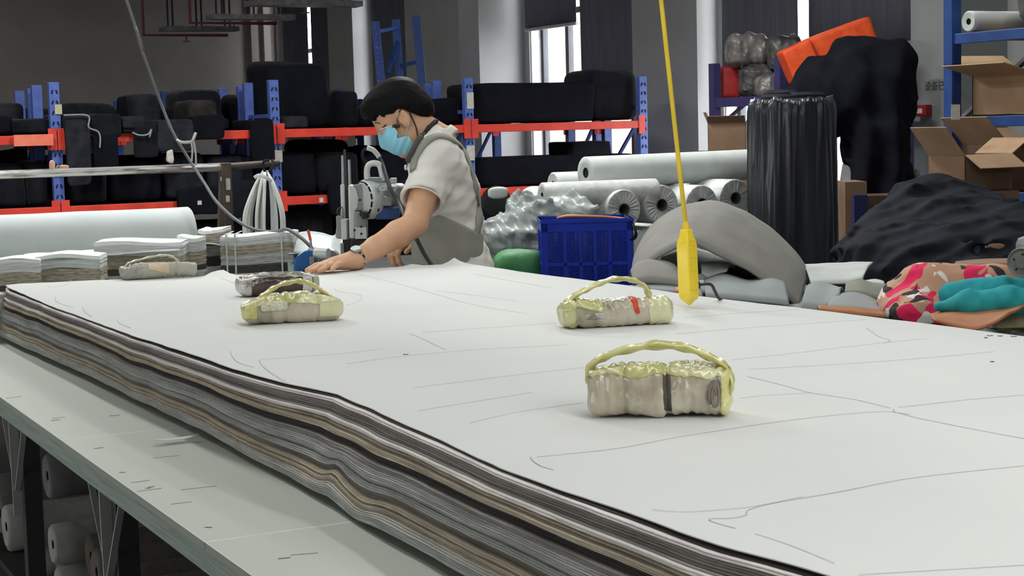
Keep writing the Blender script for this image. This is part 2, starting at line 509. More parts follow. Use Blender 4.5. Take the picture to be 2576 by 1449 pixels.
# columns standing out from the walls
cols = [((7.96, 16.25, 0), (XW, 16.75, ZC)), ((8.28, 12.52, 0), (XW, 13.62, ZC)), ((8.0, 8.93, 0), (XW, 9.36, ZC)), ((8.3, 17.4, 0), (XW, 19.0, ZC)), ((8.25, 20.6, 0), (XW, 21.5, ZC))]
for i, (a, b) in enumerate(cols):
    struct(MB().span(a, b), 'trim_%d' % (i + 1), m_col if i == 2 else m_wallr)
k = 6
for px in (636, 668, 700):
    p = Yp(px, 100, YB)
    struct(MB().span((p[0] - 0.05, YB - 0.08, 0), (p[0] + 0.05, YB, ZC)), 'trim_%d' % k, m_wall); k += 1
# windows: frame, mullion, panes and blinds
blinds = {0: [(22.74, 23.80, 0.9), (21.62, 22.58, 0.9)], 1: [(19.2, 20.36, 0.9)],
          2: [(14.92, 16.06, float(Xp(1400, 62, 8.42)[2])), (13.76, 14.84, 1.70)], 3: [(11.24, 12.33, 1.72), (9.80, 11.10, float(Xp(2250, 106, 8.42)[2]))]}
for i, (a, b) in enumerate(wins):
    w = thing('window_%d' % (i + 1), None, None, (XW + 0.12, (a + b) / 2, zs)); w['kind'] = 'structure'
    mb = MB(); xo = XW + 0.14
    mid = (a + b) / 2 + (0.10 if i == 2 else 0)
    for y in (a + 0.03, b - 0.03): mb.span((xo, y - 0.03, zs), (xo + 0.06, y + 0.03, zt_))
    for z in (zs + 0.03, zt_ - 0.03, 2.62): mb.span((xo, a, z - 0.03), (xo + 0.06, b, z + 0.03))
    mb.build('window_frame', m_alu, w)
    mm = MB()
    mm.span((xo, mid - 0.035, zs), (xo + 0.06, mid + 0.035, zt_))
    if i == 2:
        mm.span((xo, 15.50, zs), (xo + 0.06, 15.57, zt_)); mm.span((xo, 14.2, zs), (xo + 0.06, 14.26, zt_))
    mm.build('mullion', m_alu, w)
    MB().span((xo + 0.02, a, zs), (xo + 0.026, b, zt_)).build('glass_pane', m_glass, w)
    MB().span((XW + 0.02, b - 0.012, zs), (XW + 0.24, b, zt_)).span((XW + 0.02, a, zs), (XW + 0.24, a + 0.012, zt_)).build('white_reveal', m_whiteframe, w)
    for (ya, yb, zb_) in blinds[i]:
        bl = thing('roller_blind', ['charcoal roller blind of the far corner window, %s panel' , 'narrow charcoal roller blind behind the tall blue frame%s', 'charcoal roller blind of the bright middle window, %s', 'charcoal roller blind above the orange sacks, %s panel'][i] % (('pulled down on the left' if i == 0 else 'half raised' if i == 2 else 'left hand') if ya > mid - 0.3 and i != 1 else ('' if i == 1 else 'pulled down on the right' if i in (0, 2) else 'right hand')), 'blind', (8.42, (ya + yb) / 2, zb_))
        MB().sheet([[(8.42 + 0.008 * math.sin(y * 9 + z), y, z) for z in np.linspace(zb_, 3.9, 6)] for y in np.linspace(ya, yb, 12)], 0.004).build('blind_cloth', m_blind, bl, smooth=True)
        MB().span((8.405, ya, zb_ - 0.03), (8.435, yb, zb_)).build('bottom_bar', m_blindbar, bl)
        MB().lathe([(0.035, 0), (0.035, yb - ya)], (8.42, ya, 3.92), (0, 1, 0), 12).build('roller_tube', m_blindbar, bl, smooth=True, angle=40)
# the neighbouring building outside
nb = thing('neighbouring_building', 'pale peach building seen through the bright window', 'building', (16.5, 33, 0))
MB().span((14.6, 27.6, 0), (19, 38, 9)).build('facade', m_peach, nb)
for (y, z) in ((29.0, 1.2), (29.0, 3.4), (31.0, 1.2), (31.0, 3.4), (29.0, 5.6), (31.0, 5.6)):
    MB().span((14.56, y - 0.5, z), (14.6, y + 0.5, z + 1.1)).build('facade_window', m_alu, nb)
MB().span((14.0, 27.3, 9), (19.4, 38.4, 9.3)).build('roof_slab', m_peach, nb)
# yard outside
struct(MB().span((XW + 0.3, -6, -0.2), (40, 60, -0.1)), 'ground', mat('yard', (190, 188, 184), 0.9))

# ================================================================= light
wd = bpy.data.worlds.new('world'); bpy.context.scene.world = wd; wd.use_nodes = True
bg = wd.node_tree.nodes['Background']; bg.inputs['Color'].default_value = (0.93, 0.96, 1.0, 1); bg.inputs['Strength'].default_value = 11.0
def strip(x, ya, yb, z, power, col=(0.985, 1.0, 0.97), w=0.12, along_x=False, ang=None):
    l = bpy.data.lights.new('tube_or_fill_light', 'AREA'); l.shape = 'RECTANGLE'; l.size = w; l.size_y = yb - ya; l.energy = power; l.color = col
    o = bpy.data.objects.new('tube_or_fill_light', l); C.objects.link(o); o.location = (x, (ya + yb) / 2, z)
    if along_x: o.rotation_euler = (0, 0, PI / 2)
    return o
strip(1.48, -3.0, 8.4, 2.85, LP1, w=0.07)
strip(2.95, -3.0, 6.5, 2.85, LP2, w=0.07)
# hanging tube fixtures that carry those lamps, above the picture
def batten(x, y, z, L, label):
    t = thing('tube_fixture', label, 'ceiling light', (x, y, z))
    MB().span((x - 0.07, y - L / 2, z + 0.03), (x + 0.07, y + L / 2, z + 0.07)).build('housing', m_whiteframe, t)
    for s in (-1, 1):
        MB().tube([(x, y + s * L * 0.35, z + 0.07), (x, y + s * L * 0.35, ZC)], 0.006, 6).build('suspension_rod', m_steel, t)
batten(1.48, 2.7, 2.85, 11.4, 'long white tube light hanging over the left side of the cutting table')
batten(2.95, 1.75, 2.85, 9.5, 'long white tube light hanging over the right side of the cutting table')
lw_ = strip(-4.86, 0.0, 7.0, 1.75, LP4, w=1.3); lw_.rotation_euler = (0, -PI / 2, 0)  # unseen panel lamp added to light the left side of the stack
t_ = thing('added_fill_panel', 'long white fill light panel added at the left wall, outside the picture', 'fill light', (-5, 3.5, 1.75))
MB().span((-5.0, -0.05, 1.05), (-4.88, 7.05, 2.45)).build('fill_panel_housing', m_whiteframe, t_)
strip(1.6, -2.6, -0.2, 2.75, LP6, w=2.4)  # unseen lamp added behind the camera to brighten the near fronts
for x_ in (0.7, 1.6, 2.5): batten(x_, -1.4, 2.75, 2.4, ['added white tube light behind the camera, left', 'added white tube light behind the camera, middle', 'added white tube light behind the camera, right'][int(x_ * 1.05)])
for (x, y, p) in ((0.8, 9.2, LP3), (4.2, 8.4, LP3), (5.6, 5.4, LP3 * .22), (1.0, 16.5, LP5), (5.0, 16.5, LP5), (3.5, 20.5, LP5), (-1.5, 20, LP5)):  # unseen lamps added as fill over the racks and the back
    strip(x, y - 0.9, y + 0.9, ZC - 0.12, p, w=0.3)
    tag(MB().span((x - .16, y - .92, ZC - .11), (x + .16, y + .92, ZC)).build('ceiling_fill_light', m_whiteframe), 'white fill light added on the ceiling above the picture', 'ceiling light', 'added ceiling lights above the picture')
# ================================================================= hanging trays and red pipes under the far ceiling
tr_lab = ['lowest grey metal tray hanging below the far ceiling', 'middle grey metal tray hanging below the far ceiling', 'highest grey metal tray at the top edge of the picture']
for i, (xa, ya, xb, yb, d) in enumerate(((393, 80, 610, 74, 21.0), (510, 50, 753, 46, 19.2), (600, 24, 930, 4, 17.4))):
    a, b = P(xa, ya, d), P(xb, yb, d); z = (a[2] + b[2]) / 2; y = (a[1] + b[1]) / 2; x0, x1 = a[0], b[0]
    t = thing('metal_tray', tr_lab[i], 'cable tray', ((x0 + x1) / 2, y, z))
    MB().span((x0, y - 0.12, z - 0.01), (x1, y + 0.12, z)).span((x0, y - 0.125, z - 0.01), (x1, y - 0.115, z + 0.05)).span((x0, y + 0.115, z - 0.01), (x1, y + 0.125, z + 0.05)).build('tray', m_galv, t)
    for q in (0.12, 0.5, 0.88):
        for s in (-0.11, 0.11):
            MB().tube([(x0 + (x1 - x0) * q, y + s, z), (x0 + (x1 - x0) * q, y + s, ZC)], 0.012, 6).build('hanger_rod', m_dgrey, t)
pi_lab = ['dark red pipe below the lowest hanging tray', 'dark red pipe below the middle hanging tray', 'dark red pipe along the top edge of the picture']
for i, (xa, ya, xb, yb, d) in enumerate(((347, 90, 590, 87, 21.6), (462, 60, 715, 56, 19.8), (610, 13, 925, 13, 17.9))):
    a, b = P(xa, ya, d), P(xb, yb, d); z = (a[2] + b[2]) / 2; y = (a[1] + b[1]) / 2
    t = thing('sprinkler_pipe', pi_lab[i], 'pipe', ((a[0] + b[0]) / 2, y, z))
    MB().tube([(a[0], y, ZC), (a[0], y, z), (b[0], y, z)], 0.022, 10).build('pipe', m_redpipe, t, smooth=True, angle=50)
    xm = a[0] + (b[0] - a[0]) * 0.5
    MB().lathe([(0.012, 0), (0.012, -0.05), (0.05, -0.055), (0.05, -0.065)], (xm, y, z - 0.02), (0, 0, 1), 12).build('sprinkler_head', m_redpipe, t)

# ================================================================= racks
ZT = float(Yp(140, 207, 12.22)[2]); ZU = 1.445; ZL = 0.93; ZB = 0.42
RX = [0.931, 2.578, 4.226, 5.869, 7.511]
def rack(name, label, xs, y, dep, levels, ztop, mpost, mbeam, group=None, holes=True, beam_front_only=False, redjoint=True, w=0.075):
    t = thing(name, label, 'storage rack', ((xs[0] + xs[-1]) / 2, y + dep / 2, 0), group=group)
    for x in xs:
        for j, yy in enumerate((y, y + dep)):
            p = MB().span((x - w / 2, yy - 0.03, 0), (x + w / 2, yy + 0.03, ztop)).build('post', mpost, t, bevel=0.004)
            if holes and j == 0:
                hb = MB(); z = 0.1
                while z < ztop - 0.03:
                    for s in (-1, 1):
                        hb.box((x + s * 0.016, yy - 0.031, z), (0.011, 0.004, 0.028), np.array([[math.cos(s * .35), 0, math.sin(s * .35)], [0, 1, 0], [-math.sin(s * .35), 0, math.cos(s * .35)]]))
                    z += 0.075
                hb.build('slot_holes', m_hole, p)
        bb = MB(); bb.bar((x, y, ztop - 0.27), (x, y + dep, ztop - 0.27), 0.03, 0.03); bb.bar((x, y, ztop - 0.32), (x, y + dep, ztop - 0.85), 0.028, 0.02); bb.bar((x, y, 0.2), (x, y + dep, 0.2), 0.03, 0.03); bb.bar((x, y + dep, 0.25), (x, y, 0.8), 0.028, 0.02)
        bb.build('frame_brace', mpost, t)
    for z in levels:
        for i in range(len(xs) - 1):
            for j, yy in enumerate((y - 0.03, y + dep + 0.03)):
                mb = MB().span((xs[i] + w / 2, yy - 0.02, z - 0.065), (xs[i + 1] - w / 2, yy + 0.02, z)).build('beam', mbeam, t, bevel=0.004)
                for xx in (xs[i] + w / 2 - 0.004, xs[i + 1] - w / 2 + 0.004):
                    MB().span((xx - 0.03, yy - 0.026, z - 0.11), (xx + 0.03, yy - 0.018, z + 0.045)).build('beam_bracket', mbeam, mb)
            MB().span((xs[i] + w / 2, y - 0.01, z - 0.014), (xs[i + 1] - w / 2, y + dep + 0.01, z - 0.002)).build('shelf_deck', m_dgrey, t)
    return t
rack('pallet_rack', 'blue and red steel rack nearest behind the cutting table, full of black fabric', RX, 12.22, 0.60, (ZB, ZL, ZU), ZT, m_blue, m_red)
rack('pallet_rack', 'blue rack standing back to back behind the nearest rack', RX, 12.98, 0.50, (ZL, ZU), ZT - 0.02, m_blue, m_red, holes=False)
pB = Zp(415, 229, ZT)
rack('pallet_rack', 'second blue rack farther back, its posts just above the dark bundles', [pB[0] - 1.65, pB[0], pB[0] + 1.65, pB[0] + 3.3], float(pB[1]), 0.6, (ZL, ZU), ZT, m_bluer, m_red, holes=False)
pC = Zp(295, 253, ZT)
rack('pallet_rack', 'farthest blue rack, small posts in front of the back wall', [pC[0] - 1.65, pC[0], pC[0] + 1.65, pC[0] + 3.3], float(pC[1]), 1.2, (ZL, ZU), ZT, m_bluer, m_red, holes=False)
# faded beam end of the leftmost bay
o = tag(MB().span((float(Yp(33, 340, 12.14)[0]), 12.12, ZU - 0.075), (2.54, 12.145, ZU + 0.005)).build('beam_guard', m_redlt), 'faded salmon red bar across the leftmost rack bay', 'rack bar')
# paper labels on the posts
def sticker(px, py, y, w, h, label, m=m_paper, rz=0.0):
    p = Yp(px, py, y)
    return tag(MB().box(p, (w, 0.004, h), np.array([[math.cos(rz), 0, math.sin(rz)], [0, 1, 0], [-math.sin(rz), 0, math.cos(rz)]])).build('paper_label', m), label, 'label')
sticker(1183, 253, 12.184, 0.06, 0.13, 'white paper label on the blue post right of the worker')
sticker(1184, 385, 12.184, 0.07, 0.12, 'grey paper label low on the post beside the worker\'s shoulder')
sticker(701, 393, 12.184, 0.06, 0.09, 'white paper label on the post above the hanging straps')
sticker(147, 275, 12.184, 0.05, 0.07, 'torn yellowish tape on the leftmost tall blue post', mat('tape_y', (190, 190, 150), 0.6))

# ----------------------------------------------------------------- black fabric on the racks
def shelf_item(px0, px1, ytop, y, zb, dep, label, m, seed, e=0.3, group='black fabric on the racks', name='fabric_bundle', cat='fabric bundle', amp=0.05, ybot=None, fr=7):
    a, b = Yp(px0, ytop, y), Yp(px1, ytop, y)
    if ybot is not None: zb = float(Yp((px0 + px1) / 2, ybot, y)[2])
    zt = (a[2] + b[2]) / 2; zt = max(zt, zb + 0.05)
    mb = MB().soft(((a[0] + b[0]) / 2, y + dep / 2, (zb + zt) / 2), (b[0] - a[0], dep, zt - zb), seed, e, amp, fr)
    return tag(mb.build(name, m, smooth=True), label, cat, group)
U, Lw = ZU, ZL
for args in (
    (28, 134, 297, 12.25, U, .5, 'flat black bundle on the leftmost upper shelf', m_black),
    (-60, 34, 290, 12.3, U, .5, 'black bundle at the left edge of the picture, upper shelf', m_black2),
    (-20, 62, 258, 13.0, U, .45, 'charcoal bag behind the two short blue posts at the left edge', m_dgrey),
    (470, 550, 250, 12.3, U + .03, .45, 'brownish grey rolled bundle left of the middle rack post', m_brownblk),
    (330, 408, 238, 12.9, U, .5, 'dark grey humped bag behind the hanging cable, upper shelf', m_dgrey),
    (452, 562, 225, 12.95, U, .5, 'tall black bundle left of the middle blue posts', m_black),
    (318, 348, 238, 13.0, U, .4, 'small black folded corner piece beside the grey humped bag', m_black2),
    (592, 675, 236, 12.95, U, .45, 'black bundle behind the braces of the middle rack post', m_black2),
    (672, 835, 152, 12.45, U, .65, 'huge black fabric bale standing left of the worker', m_black2),
    (838, 905, 226, 12.7, U, .5, 'black bundle just left of the worker\'s head', m_black),
    (1080, 1168, 248, 12.4, U, .5, 'black bundle just right of the worker\'s head', m_black2),
    (1192, 1500, 207, 12.26, U, .55, 'long black fabric block under the bright window', m_black2),
    (1480, 1612, 176, 12.3, U, .5, 'tallest black fabric block at the right end of the upper shelf', m_black),
    (706, 782, 290, 12.2, U, .3, 'charcoal roll lying at the shelf edge below the huge bale', m_dgrey),
    (1195, 1606, 391, 12.26, Lw, .55, 'long black fabric block on the lower right shelf, below the windows', m_black2),
    (1438, 1538, 356, 12.35, None, .4, 'small black box shaped bundle on top of the lower right fabric block', m_black),
):
    px0, px1, yt, y, zb, dep, lab, m = args
    if zb is None: zb = float(Yp(1490, 391, 12.26)[2]) - 0.01
    shelf_item(px0, px1, yt, y, zb, dep, lab, m, seed=int(px0) + 100, e=0.16 if px1 - px0 > 200 or 'box' in lab else 0.35, amp=0.015 if px1 - px0 > 200 else 0.04, group=None)
# pieces draped over the beam of the second bay
for i, (px0, px1, yt, yb, m) in enumerate(((160, 222, 286, 470, m_dgrey), (222, 300, 288, 345, m_black), (232, 292, 318, 425, m_black2), (334, 392, 304, 395, m_black), (393, 482, 300, 380, m_dgrey), (482, 560, 290, 350, m_black2), (628, 684, 300, 410, m_black2), (306, 360, 292, 322, m_dgrey))):
    A_, B_ = Yp(px0, yt, 12.12), Yp(px1, yt, 12.12); zt0 = float(A_[2] + B_[2]) / 2; zb0 = float(Yp((px0 + px1) / 2, yb, 12.12)[2]); xm = (A_[0] + B_[0]) / 2; w_ = B_[0] - A_[0]
    mb = MB().soft((xm, 12.115, (zt0 + zb0) / 2), (w_, .055, zt0 - zb0), 40 + i, .25, .03, 9, flat=False)
    if zt0 > U + .04: mb.soft((xm, 12.36, (zt0 + U) / 2), (w_ * .98, .50, zt0 - U), 60 + i, .22, .02, 7)
    tag(mb.build('draped_fabric', m, smooth=True), 'dark fabric draped over the shelf beam, %s' % ['widest and longest at the left post', 'flat piece beside the longest drape', 'hanging below the flat piece', 'piece right of the bare red beam', 'piece crossed by the hanging cable', 'piece just right of the cable', 'piece against the middle post', 'thin fold lying over the bare red beam'][i], 'fabric')
for i, (px0, px1, yt, yb, m, lab) in enumerate(((443, 560, 470, 540, m_black2, 'black cloth hanging over the lower beam left of the rail post'), (560, 676, 455, 545, m_black, 'black cloth hanging over the lower beam behind the rail post'), (826, 960, 455, 540, m_black2, 'black cloth hanging over the lower beam behind the cutting machine'), (960, 1160, 450, 540, m_black, 'black cloth hanging over the lower beam behind the worker'))):
    A_, B_ = Yp(px0, yt, 12.12), Yp(px1, yt, 12.12); zt0 = float(A_[2] + B_[2]) / 2; zb0 = float(Yp((px0 + px1) / 2, yb, 12.12)[2])
    tag(MB().soft(((A_[0] + B_[0]) / 2, 12.115, (zt0 + zb0) / 2), (B_[0] - A_[0], .06, zt0 - zb0), 80 + i, .25, .03, 9, flat=False).build('draped_fabric', m, smooth=True), lab, 'fabric')
# masses of folded fabric on the lower shelves and the racks behind
i = 0
G = 'folded dark fabric packed on the lower shelves'
for row, (y, zb, ztop, xs0, xs1, step) in enumerate(((12.32, Lw, 1.30, 0.95, 5.8, 0.42), (12.32, ZB, 0.86, 0.95, 7.4, 0.5), (13.0, Lw, 1.36, 0.95, 5.8, 0.5))):
    x = xs0
    while x < xs1:
        w = step * rnd.uniform(0.75, 1.15); h = (ztop - zb) * rnd.uniform(0.75, 1.0)
        nx = [rx for rx in RX if x - .01 < rx < x + w + .045]
        if nx and nx[0] - .045 - x < .12: x = nx[0] + .045; continue
        if nx: w = nx[0] - .045 - x
        if True:
            mb = MB().soft((x + w / 2, y + 0.22, zb + h / 2), (w * 0.97, 0.44, h), 300 + i, 0.3, 0.035, 8)
            tag(mb.build('folded_fabric', [m_black, m_black2, m_dgrey, m_black2][rnd.randrange(4)], smooth=True),
                ['folded dark fabric packed under the upper shelf of the nearest rack', 'folded dark fabric on the bottom shelf of the nearest rack', 'folded dark fabric on the rack behind, below its upper shelf'][row], 'fabric bundle', ['fabric under the upper shelf', 'fabric on the bottom shelf', 'fabric on the rack behind'][row])
        x += w; i += 1
for (y, x0, x1, g, lab) in ((13.02, 0.9, 7.3, 'bundles on top of the back to back rack', 'low dark bundle on the upper shelf of the back to back rack'), (float(pB[1]) + 0.05, pB[0] - 1.6, pB[0] + 3.2, 'bundles on the second rack', 'dark bundle on the upper shelf of the second rack'), (float(pC[1]) + 0.1, pC[0] - 1.6, min(pC[0] + 3.2, 7.6), 'bundles on the farthest rack', 'dark bundle on the farthest rack before the back wall')):
    x = x0
    while x < x1:
        w = rnd.uniform(0.4, 0.7); xr = RX if y < 13.5 else [pB[0], pB[0] + 1.65, pB[0] - 1.65] if y < 16.2 else [pC[0], pC[0] + 1.65, pC[0] - 1.65]
        nx = [rx for rx in xr if x - .01 < rx < x + w + .045]
        if nx and nx[0] - .045 - x < .12: x = nx[0] + .045; continue
        if nx: w = nx[0] - .045 - x
        h = rnd.uniform(0.10, 0.2) if y < 13.5 else rnd.uniform(0.16, 0.30)
        tag(MB().soft((x + w / 2, y + 0.23, U + h / 2), (w * 0.97, 0.40, h), 500 + i, 0.45, 0.05, 8).build('fabric_bundle', [m_black, m_dgrey, m_black2][rnd.randrange(3)], smooth=True), lab, 'fabric bundle', g)
        x += w; i += 1
# small bright spots of tape and cord on the shelves
m_cord = mat('pale_cord', (150, 155, 150), 0.8)
def cord(name, label, pts, r, m, cat='cord', d=None):
    return tag(MB().tube(spline(pts, 6), r, 6).build(name, m, smooth=True), label, cat)
cord('tie_cord', 'pale tie cord hanging in loops from the draped black fabric', [Yp(x, y, 12.05) for x, y in ((333, 333), (350, 340), (372, 338), (381, 325), (376, 345))], 0.006, m_cord)
cord('tie_cord', 'pale cord edge along the flat piece beside the longest drape', [Yp(x, y, 12.06) for x, y in ((160, 290), (221, 291), (223, 320), (245, 330), (252, 345), (251, 372))], 0.006, m_cord)
o = tag(MB().soft(Yp(426, 395, 12.0), (0.055, 0.04, 0.1), 3, 0.6, 0.1, 40).build('white_tape_tuft', m_paper, smooth=True), 'small white crumpled tag below the cable on the black fabric', 'tag')
o = tag(MB().box(Yp(502, 510, 12.0), (0.03, 0.01, 0.03)).build('white_tag', m_paper), 'tiny white square tag on the dark lower shelf', 'tag')
o = tag(MB().box(Yp(808, 503, 12.0), (0.03, 0.015, 0.035)).build('white_tag', m_paper), 'tiny white clip under the short red lower beam', 'tag')
# tall blue upright frame leaning at the narrow window
t = thing('upright_frame', 'tall blue rack frame leaning in front of the narrow window', 'rack frame', P(1060, 900, 17.5) * np.array((1, 1, 0)))
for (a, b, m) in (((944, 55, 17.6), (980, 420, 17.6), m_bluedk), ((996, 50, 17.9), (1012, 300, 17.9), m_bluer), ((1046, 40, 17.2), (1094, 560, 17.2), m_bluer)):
    p, q = P(*a), P(*b); q2 = p + (q - p) * (p[2] / max(p[2] - q[2], .1))
    MB().bar(p, q2, 0.085, 0.06, up=tuple(FH)).build('upright', m, t)
for (a, b) in (((950, 80, 17.6), (998, 70, 17.85)), ((1010, 165, 17.8), (1052, 155, 17.2)), ((1000, 105, 17.85), (975, 185, 17.6))):
    MB().bar(P(*a), P(*b), 0.035, 0.03, up=tuple(FH)).build('frame_brace', m_bluer, t)
# ================================================================= cutting table
ZTAB, ZTOP = 0.84, 0.985
m_lam = mat('grey_green_laminate', (176, 182, 172), 0.42, vs=900, col2=(160, 166, 156), ramp=(0.3, 0.7), spec=0.4)
m_edge = mat('board_edge', (168, 182, 174), 0.6, vs=6, stretch=(1, 1, 60), col2=(140, 152, 146))
m_leg = mat('grey_table_leg', (200, 202, 198), 0.5, 0.2)
m_legdk = mat('dark_table_leg', (62, 64, 66), 0.6)
m_mark = mat('pencil_mark', (126, 130, 126), 0.9)
table = thing('cutting_table', 'long grey green cutting table under the layered fabric stack', 'table', (1.42, 3.0, 0))
ys = [2.226 - 0.926 * 4 + 0.926 * k for k in range(11)]
for a, b in zip(ys[:-1], ys[1:]):
    p = MB().span((0.645, a + 0.0012, ZTAB - 0.012), (2.19, b - 0.0012, ZTAB)).build('table_panel', m_lam, table, bevel=0.001)
    MB().span((0.648, a, ZTAB - 0.046), (2.187, b, ZTAB - 0.0125)).build('board_core', m_edge, p)
# scuffs and pencil dashes on the laminate
for a in ys[1:-1]:
    MB().span((0.646, a - 0.0011, ZTAB - 0.010), (2.189, a + 0.0011, ZTAB + 0.0002)).build('seam_strip', mat('seam_white', (228, 232, 226), .5), table)
mk = MB(); r2 = random.Random(3)
for (x, y, l) in ((14, 1002, 40), (130, 1052, 34), (128, 1058, 22), (275, 1046, 26), (385, 1152, 66), (330, 1214, 48), (345, 1236, 62), (300, 1188, 16), (430, 1268, 52), (455, 1232, 90), (515, 1326, 18), (700, 1405, 30), (730, 1396, 70), (236, 1128, 24), (365, 1228, 14), (372, 1226, 16)):
    a = Zp(x, y, ZTAB + 0.0006); b = Zp(x + l, y - l * 0.10 + r2.uniform(-2, 2), ZTAB + 0.0006)
    mk.bar(a, b, 0.0009 if l > 30 else 0.0022, 0.0004)
mk.build('pencil_marks', m_mark, table)['kind'] = 'stuff'
for k, yl in enumerate([3.045 + 0.885 * j for j in range(-4, 5)]):
    for s, x in ((-1, 0.70), (1, 2.13)):
        lg = MB().span((x + 0.03 * -s - 0.02, yl - 0.03, 0), (x + 0.03 * -s + 0.02, yl + 0.012, ZTAB - 0.05)).build('leg', [m_legdk], table)
        zc = ZTAB - 0.245
        MB().bar((x, yl, zc), (x, yl + 0.15, ZTAB - 0.046), 0.012, 0.004).build('brace_bar', m_leg, lg)
        MB().bar((x, yl, zc), (x, yl - 0.15, ZTAB - 0.046), 0.012, 0.004).build('brace_bar', m_leg, lg)
        MB().bar((x, yl, zc - .06), (x, yl + .01, ZTAB - 0.046), 0.022, 0.006).build('brace_bar', m_leg, lg)
    MB().bar((0.70, yl, 0.10), (2.13, yl, 0.10), 0.04, 0.04).build('foot_rail', m_legdk, table)
    MB().bar((0.72, yl, ZTAB - 0.07), (2.11, yl, ZTAB - 0.07), 0.03, 0.045).build('cross_rail', m_legdk, table)
MB().span((0.78, -1.2, 0.23), (2.05, 7.2, 0.25)).build('lower_shelf', m_legdk, table)
# paper scrap
a = Zp(441, 1110, ZTAB + 0.003); A = np.array([[math.cos(0.2), math.sin(0.2), 0], [-math.sin(0.2), math.cos(0.2), 0], [0, 0, 1]])
rows = [[a + np.array((u * 0.045, w * 0.010 * (1 - u * u * .8), 0.004 + 0.004 * u * u)) for u in np.linspace(-1, 1, 9)] for w in (-1, 0, 1)]
tag(MB().sheet(rows, 0.001).build('paper_scrap', mat('white_scrap', (215, 218, 214), .8), smooth=True), 'small curled white scrap lying on the bare table strip', 'scrap')

# ================================================================= layered fabric stack
m_white = mat('marker_paper', (218, 218, 216), 0.8, spec=.1, vs=3, col2=(213, 214, 213), bump=0.04, bs=7)
pv_ = dict(rough=.95, vs=30, stretch=(1, .25, 3), bump=.35, bs=120)
pm = {
    'd': mat('ply_dark_grey', (122, 117, 113), col2=(106, 101, 98), **pv_), 'k': mat('ply_black_brown', (70, 65, 65), col2=(56, 52, 52), **pv_),
    't': mat('ply_taupe', (196, 185, 166), col2=(170, 160, 142), **pv_), 'g': mat('ply_grey', (190, 190, 187), col2=(168, 168, 165), **pv_),
    'c': mat('ply_cool_grey', (178, 179, 176), col2=(156, 157, 155), **pv_), 'm': mat('ply_mid_grey', (156, 151, 147), col2=(138, 133, 130), **pv_),
    'w': mat('ply_white', (238, 232, 229), col2=(218, 212, 209), **pv_), 'r': mat('ply_brown', (140, 122, 106), col2=(116, 102, 90), **pv_),
}
#        bottom ............................................................ top
seq = 'kkkggcgcgg' + 'tmttrtt' + 'rddd' + 'cccdc' + 'gcgcg' + 'mmm' + 'kkkk' + 'tttrt' + 'rww' + 'mdmmm' + 'dwwk'  # the lowest dark, set-back plies stand in for the shadow gap at the base
NP = len(seq)
stack = thing('fabric_stack', 'thick stack of grey and taupe fabric layers topped with white paper', 'fabric stack', (1.6, 2.0, ZTAB))
cFL, cFR = np.array((0.905, 5.0)), np.array((2.215, 4.66))
def edge_noise(s, seed, fr):
    rg = np.random.RandomState(seed); o = 0
    for i in range(6): o = o + np.sin(s * fr * (0.5 + 0.55 * i) + rg.uniform(0, 6.28)) / (1 + 0.55 * i)
    return o / 2.5
Y0 = -1.2
yl = np.linspace(Y0, cFL[1], 300); xf = np.linspace(0, 1, 60)[1:]; yr = np.linspace(cFR[1], Y0, 120)[1:]
def xleft(y, t):
    tp = np.interp(y, [-2, 1.2, 1.36, 1.5, 1.67, 1.83, 2.05, 2.27, 2.49, 2.67, 2.88, 3.17, 3.52, 4.22, 4.84, 5.05], [.935, .932, .909, .907, .904, .904, .924, .936, .950, .916, .896, .891, .878, .872, .873, .886])
    bt = np.interp(y, [-2, 1.84, 2.0, 2.24, 2.46, 2.75, 3.18, 3.59, 4.05, 4.47, 4.7, 5.05], [.842, .846, .852, .856, .866, .868, .876, .868, .858, .842, .836, .84])
    return bt + (tp - bt) * t + .004 * np.sin(PI * t * 2.2) + 0.003 * edge_noise(y, 8, 11)
def perim(t, seed, am):
    """outer edge (xy) of the ply at relative height t, with inward normals"""
    L = np.stack([xleft(yl, t) + am * edge_noise(yl, seed, 9) + 0.5 * am * edge_noise(yl, seed + 1, 38), yl], -1)
    L[:, 0] += np.where(yl > 4.9, (yl - 4.9) * 0.1, 0)
    fl, fr = L[-1], cFR
    n = edge_noise(xf * 8, seed + 2, 2) * am * 1.5
    Fp = fl[None, :] * (1 - xf)[:, None] + fr[None, :] * xf[:, None]; Fp[:, 1] += n + 0.01 * edge_noise(xf * 6, 77, 1.5)
    R = np.stack([2.215 + 0.045 * np.clip((4.66 - yr) / 2.2, 0, 1) + 0.012 * edge_noise(yr, 9, 2.5) + am * edge_noise(yr, seed + 3, 14), yr], -1)
    E = np.concatenate([L, Fp, R])
    nrm = np.concatenate([np.tile((1.0, 0.15), (len(yl), 1)), np.tile((-0.05, -1.0), (len(xf), 1)), np.tile((-1.0, 0.1), (len(yr), 1))])
    return E, nrm
s_per = np.concatenate([yl, cFL[1] + xf * 1.3, cFL[1] + 1.3 + (cFR[1] - yr)])
def zwave(t):
    w = math.sin(PI * min(max(t, 0), 1) ** 0.8) ** 1.1
    z = 0.007 * w * edge_noise(s_per, 21, 3.2) + 0.0035 * w * edge_noise(s_per, 22, 9)
    # a puckered fold low down in the near part of the left side
    z += 0.010 * math.exp(-((t - 0.30) / 0.2) ** 2) * np.exp(-((s_per - 2.36) / 0.035) ** 2) - 0.006 * math.exp(-((t - 0.22) / 0.2) ** 2) * np.exp(-((s_per - 2.22) / 0.06) ** 2)
    return z
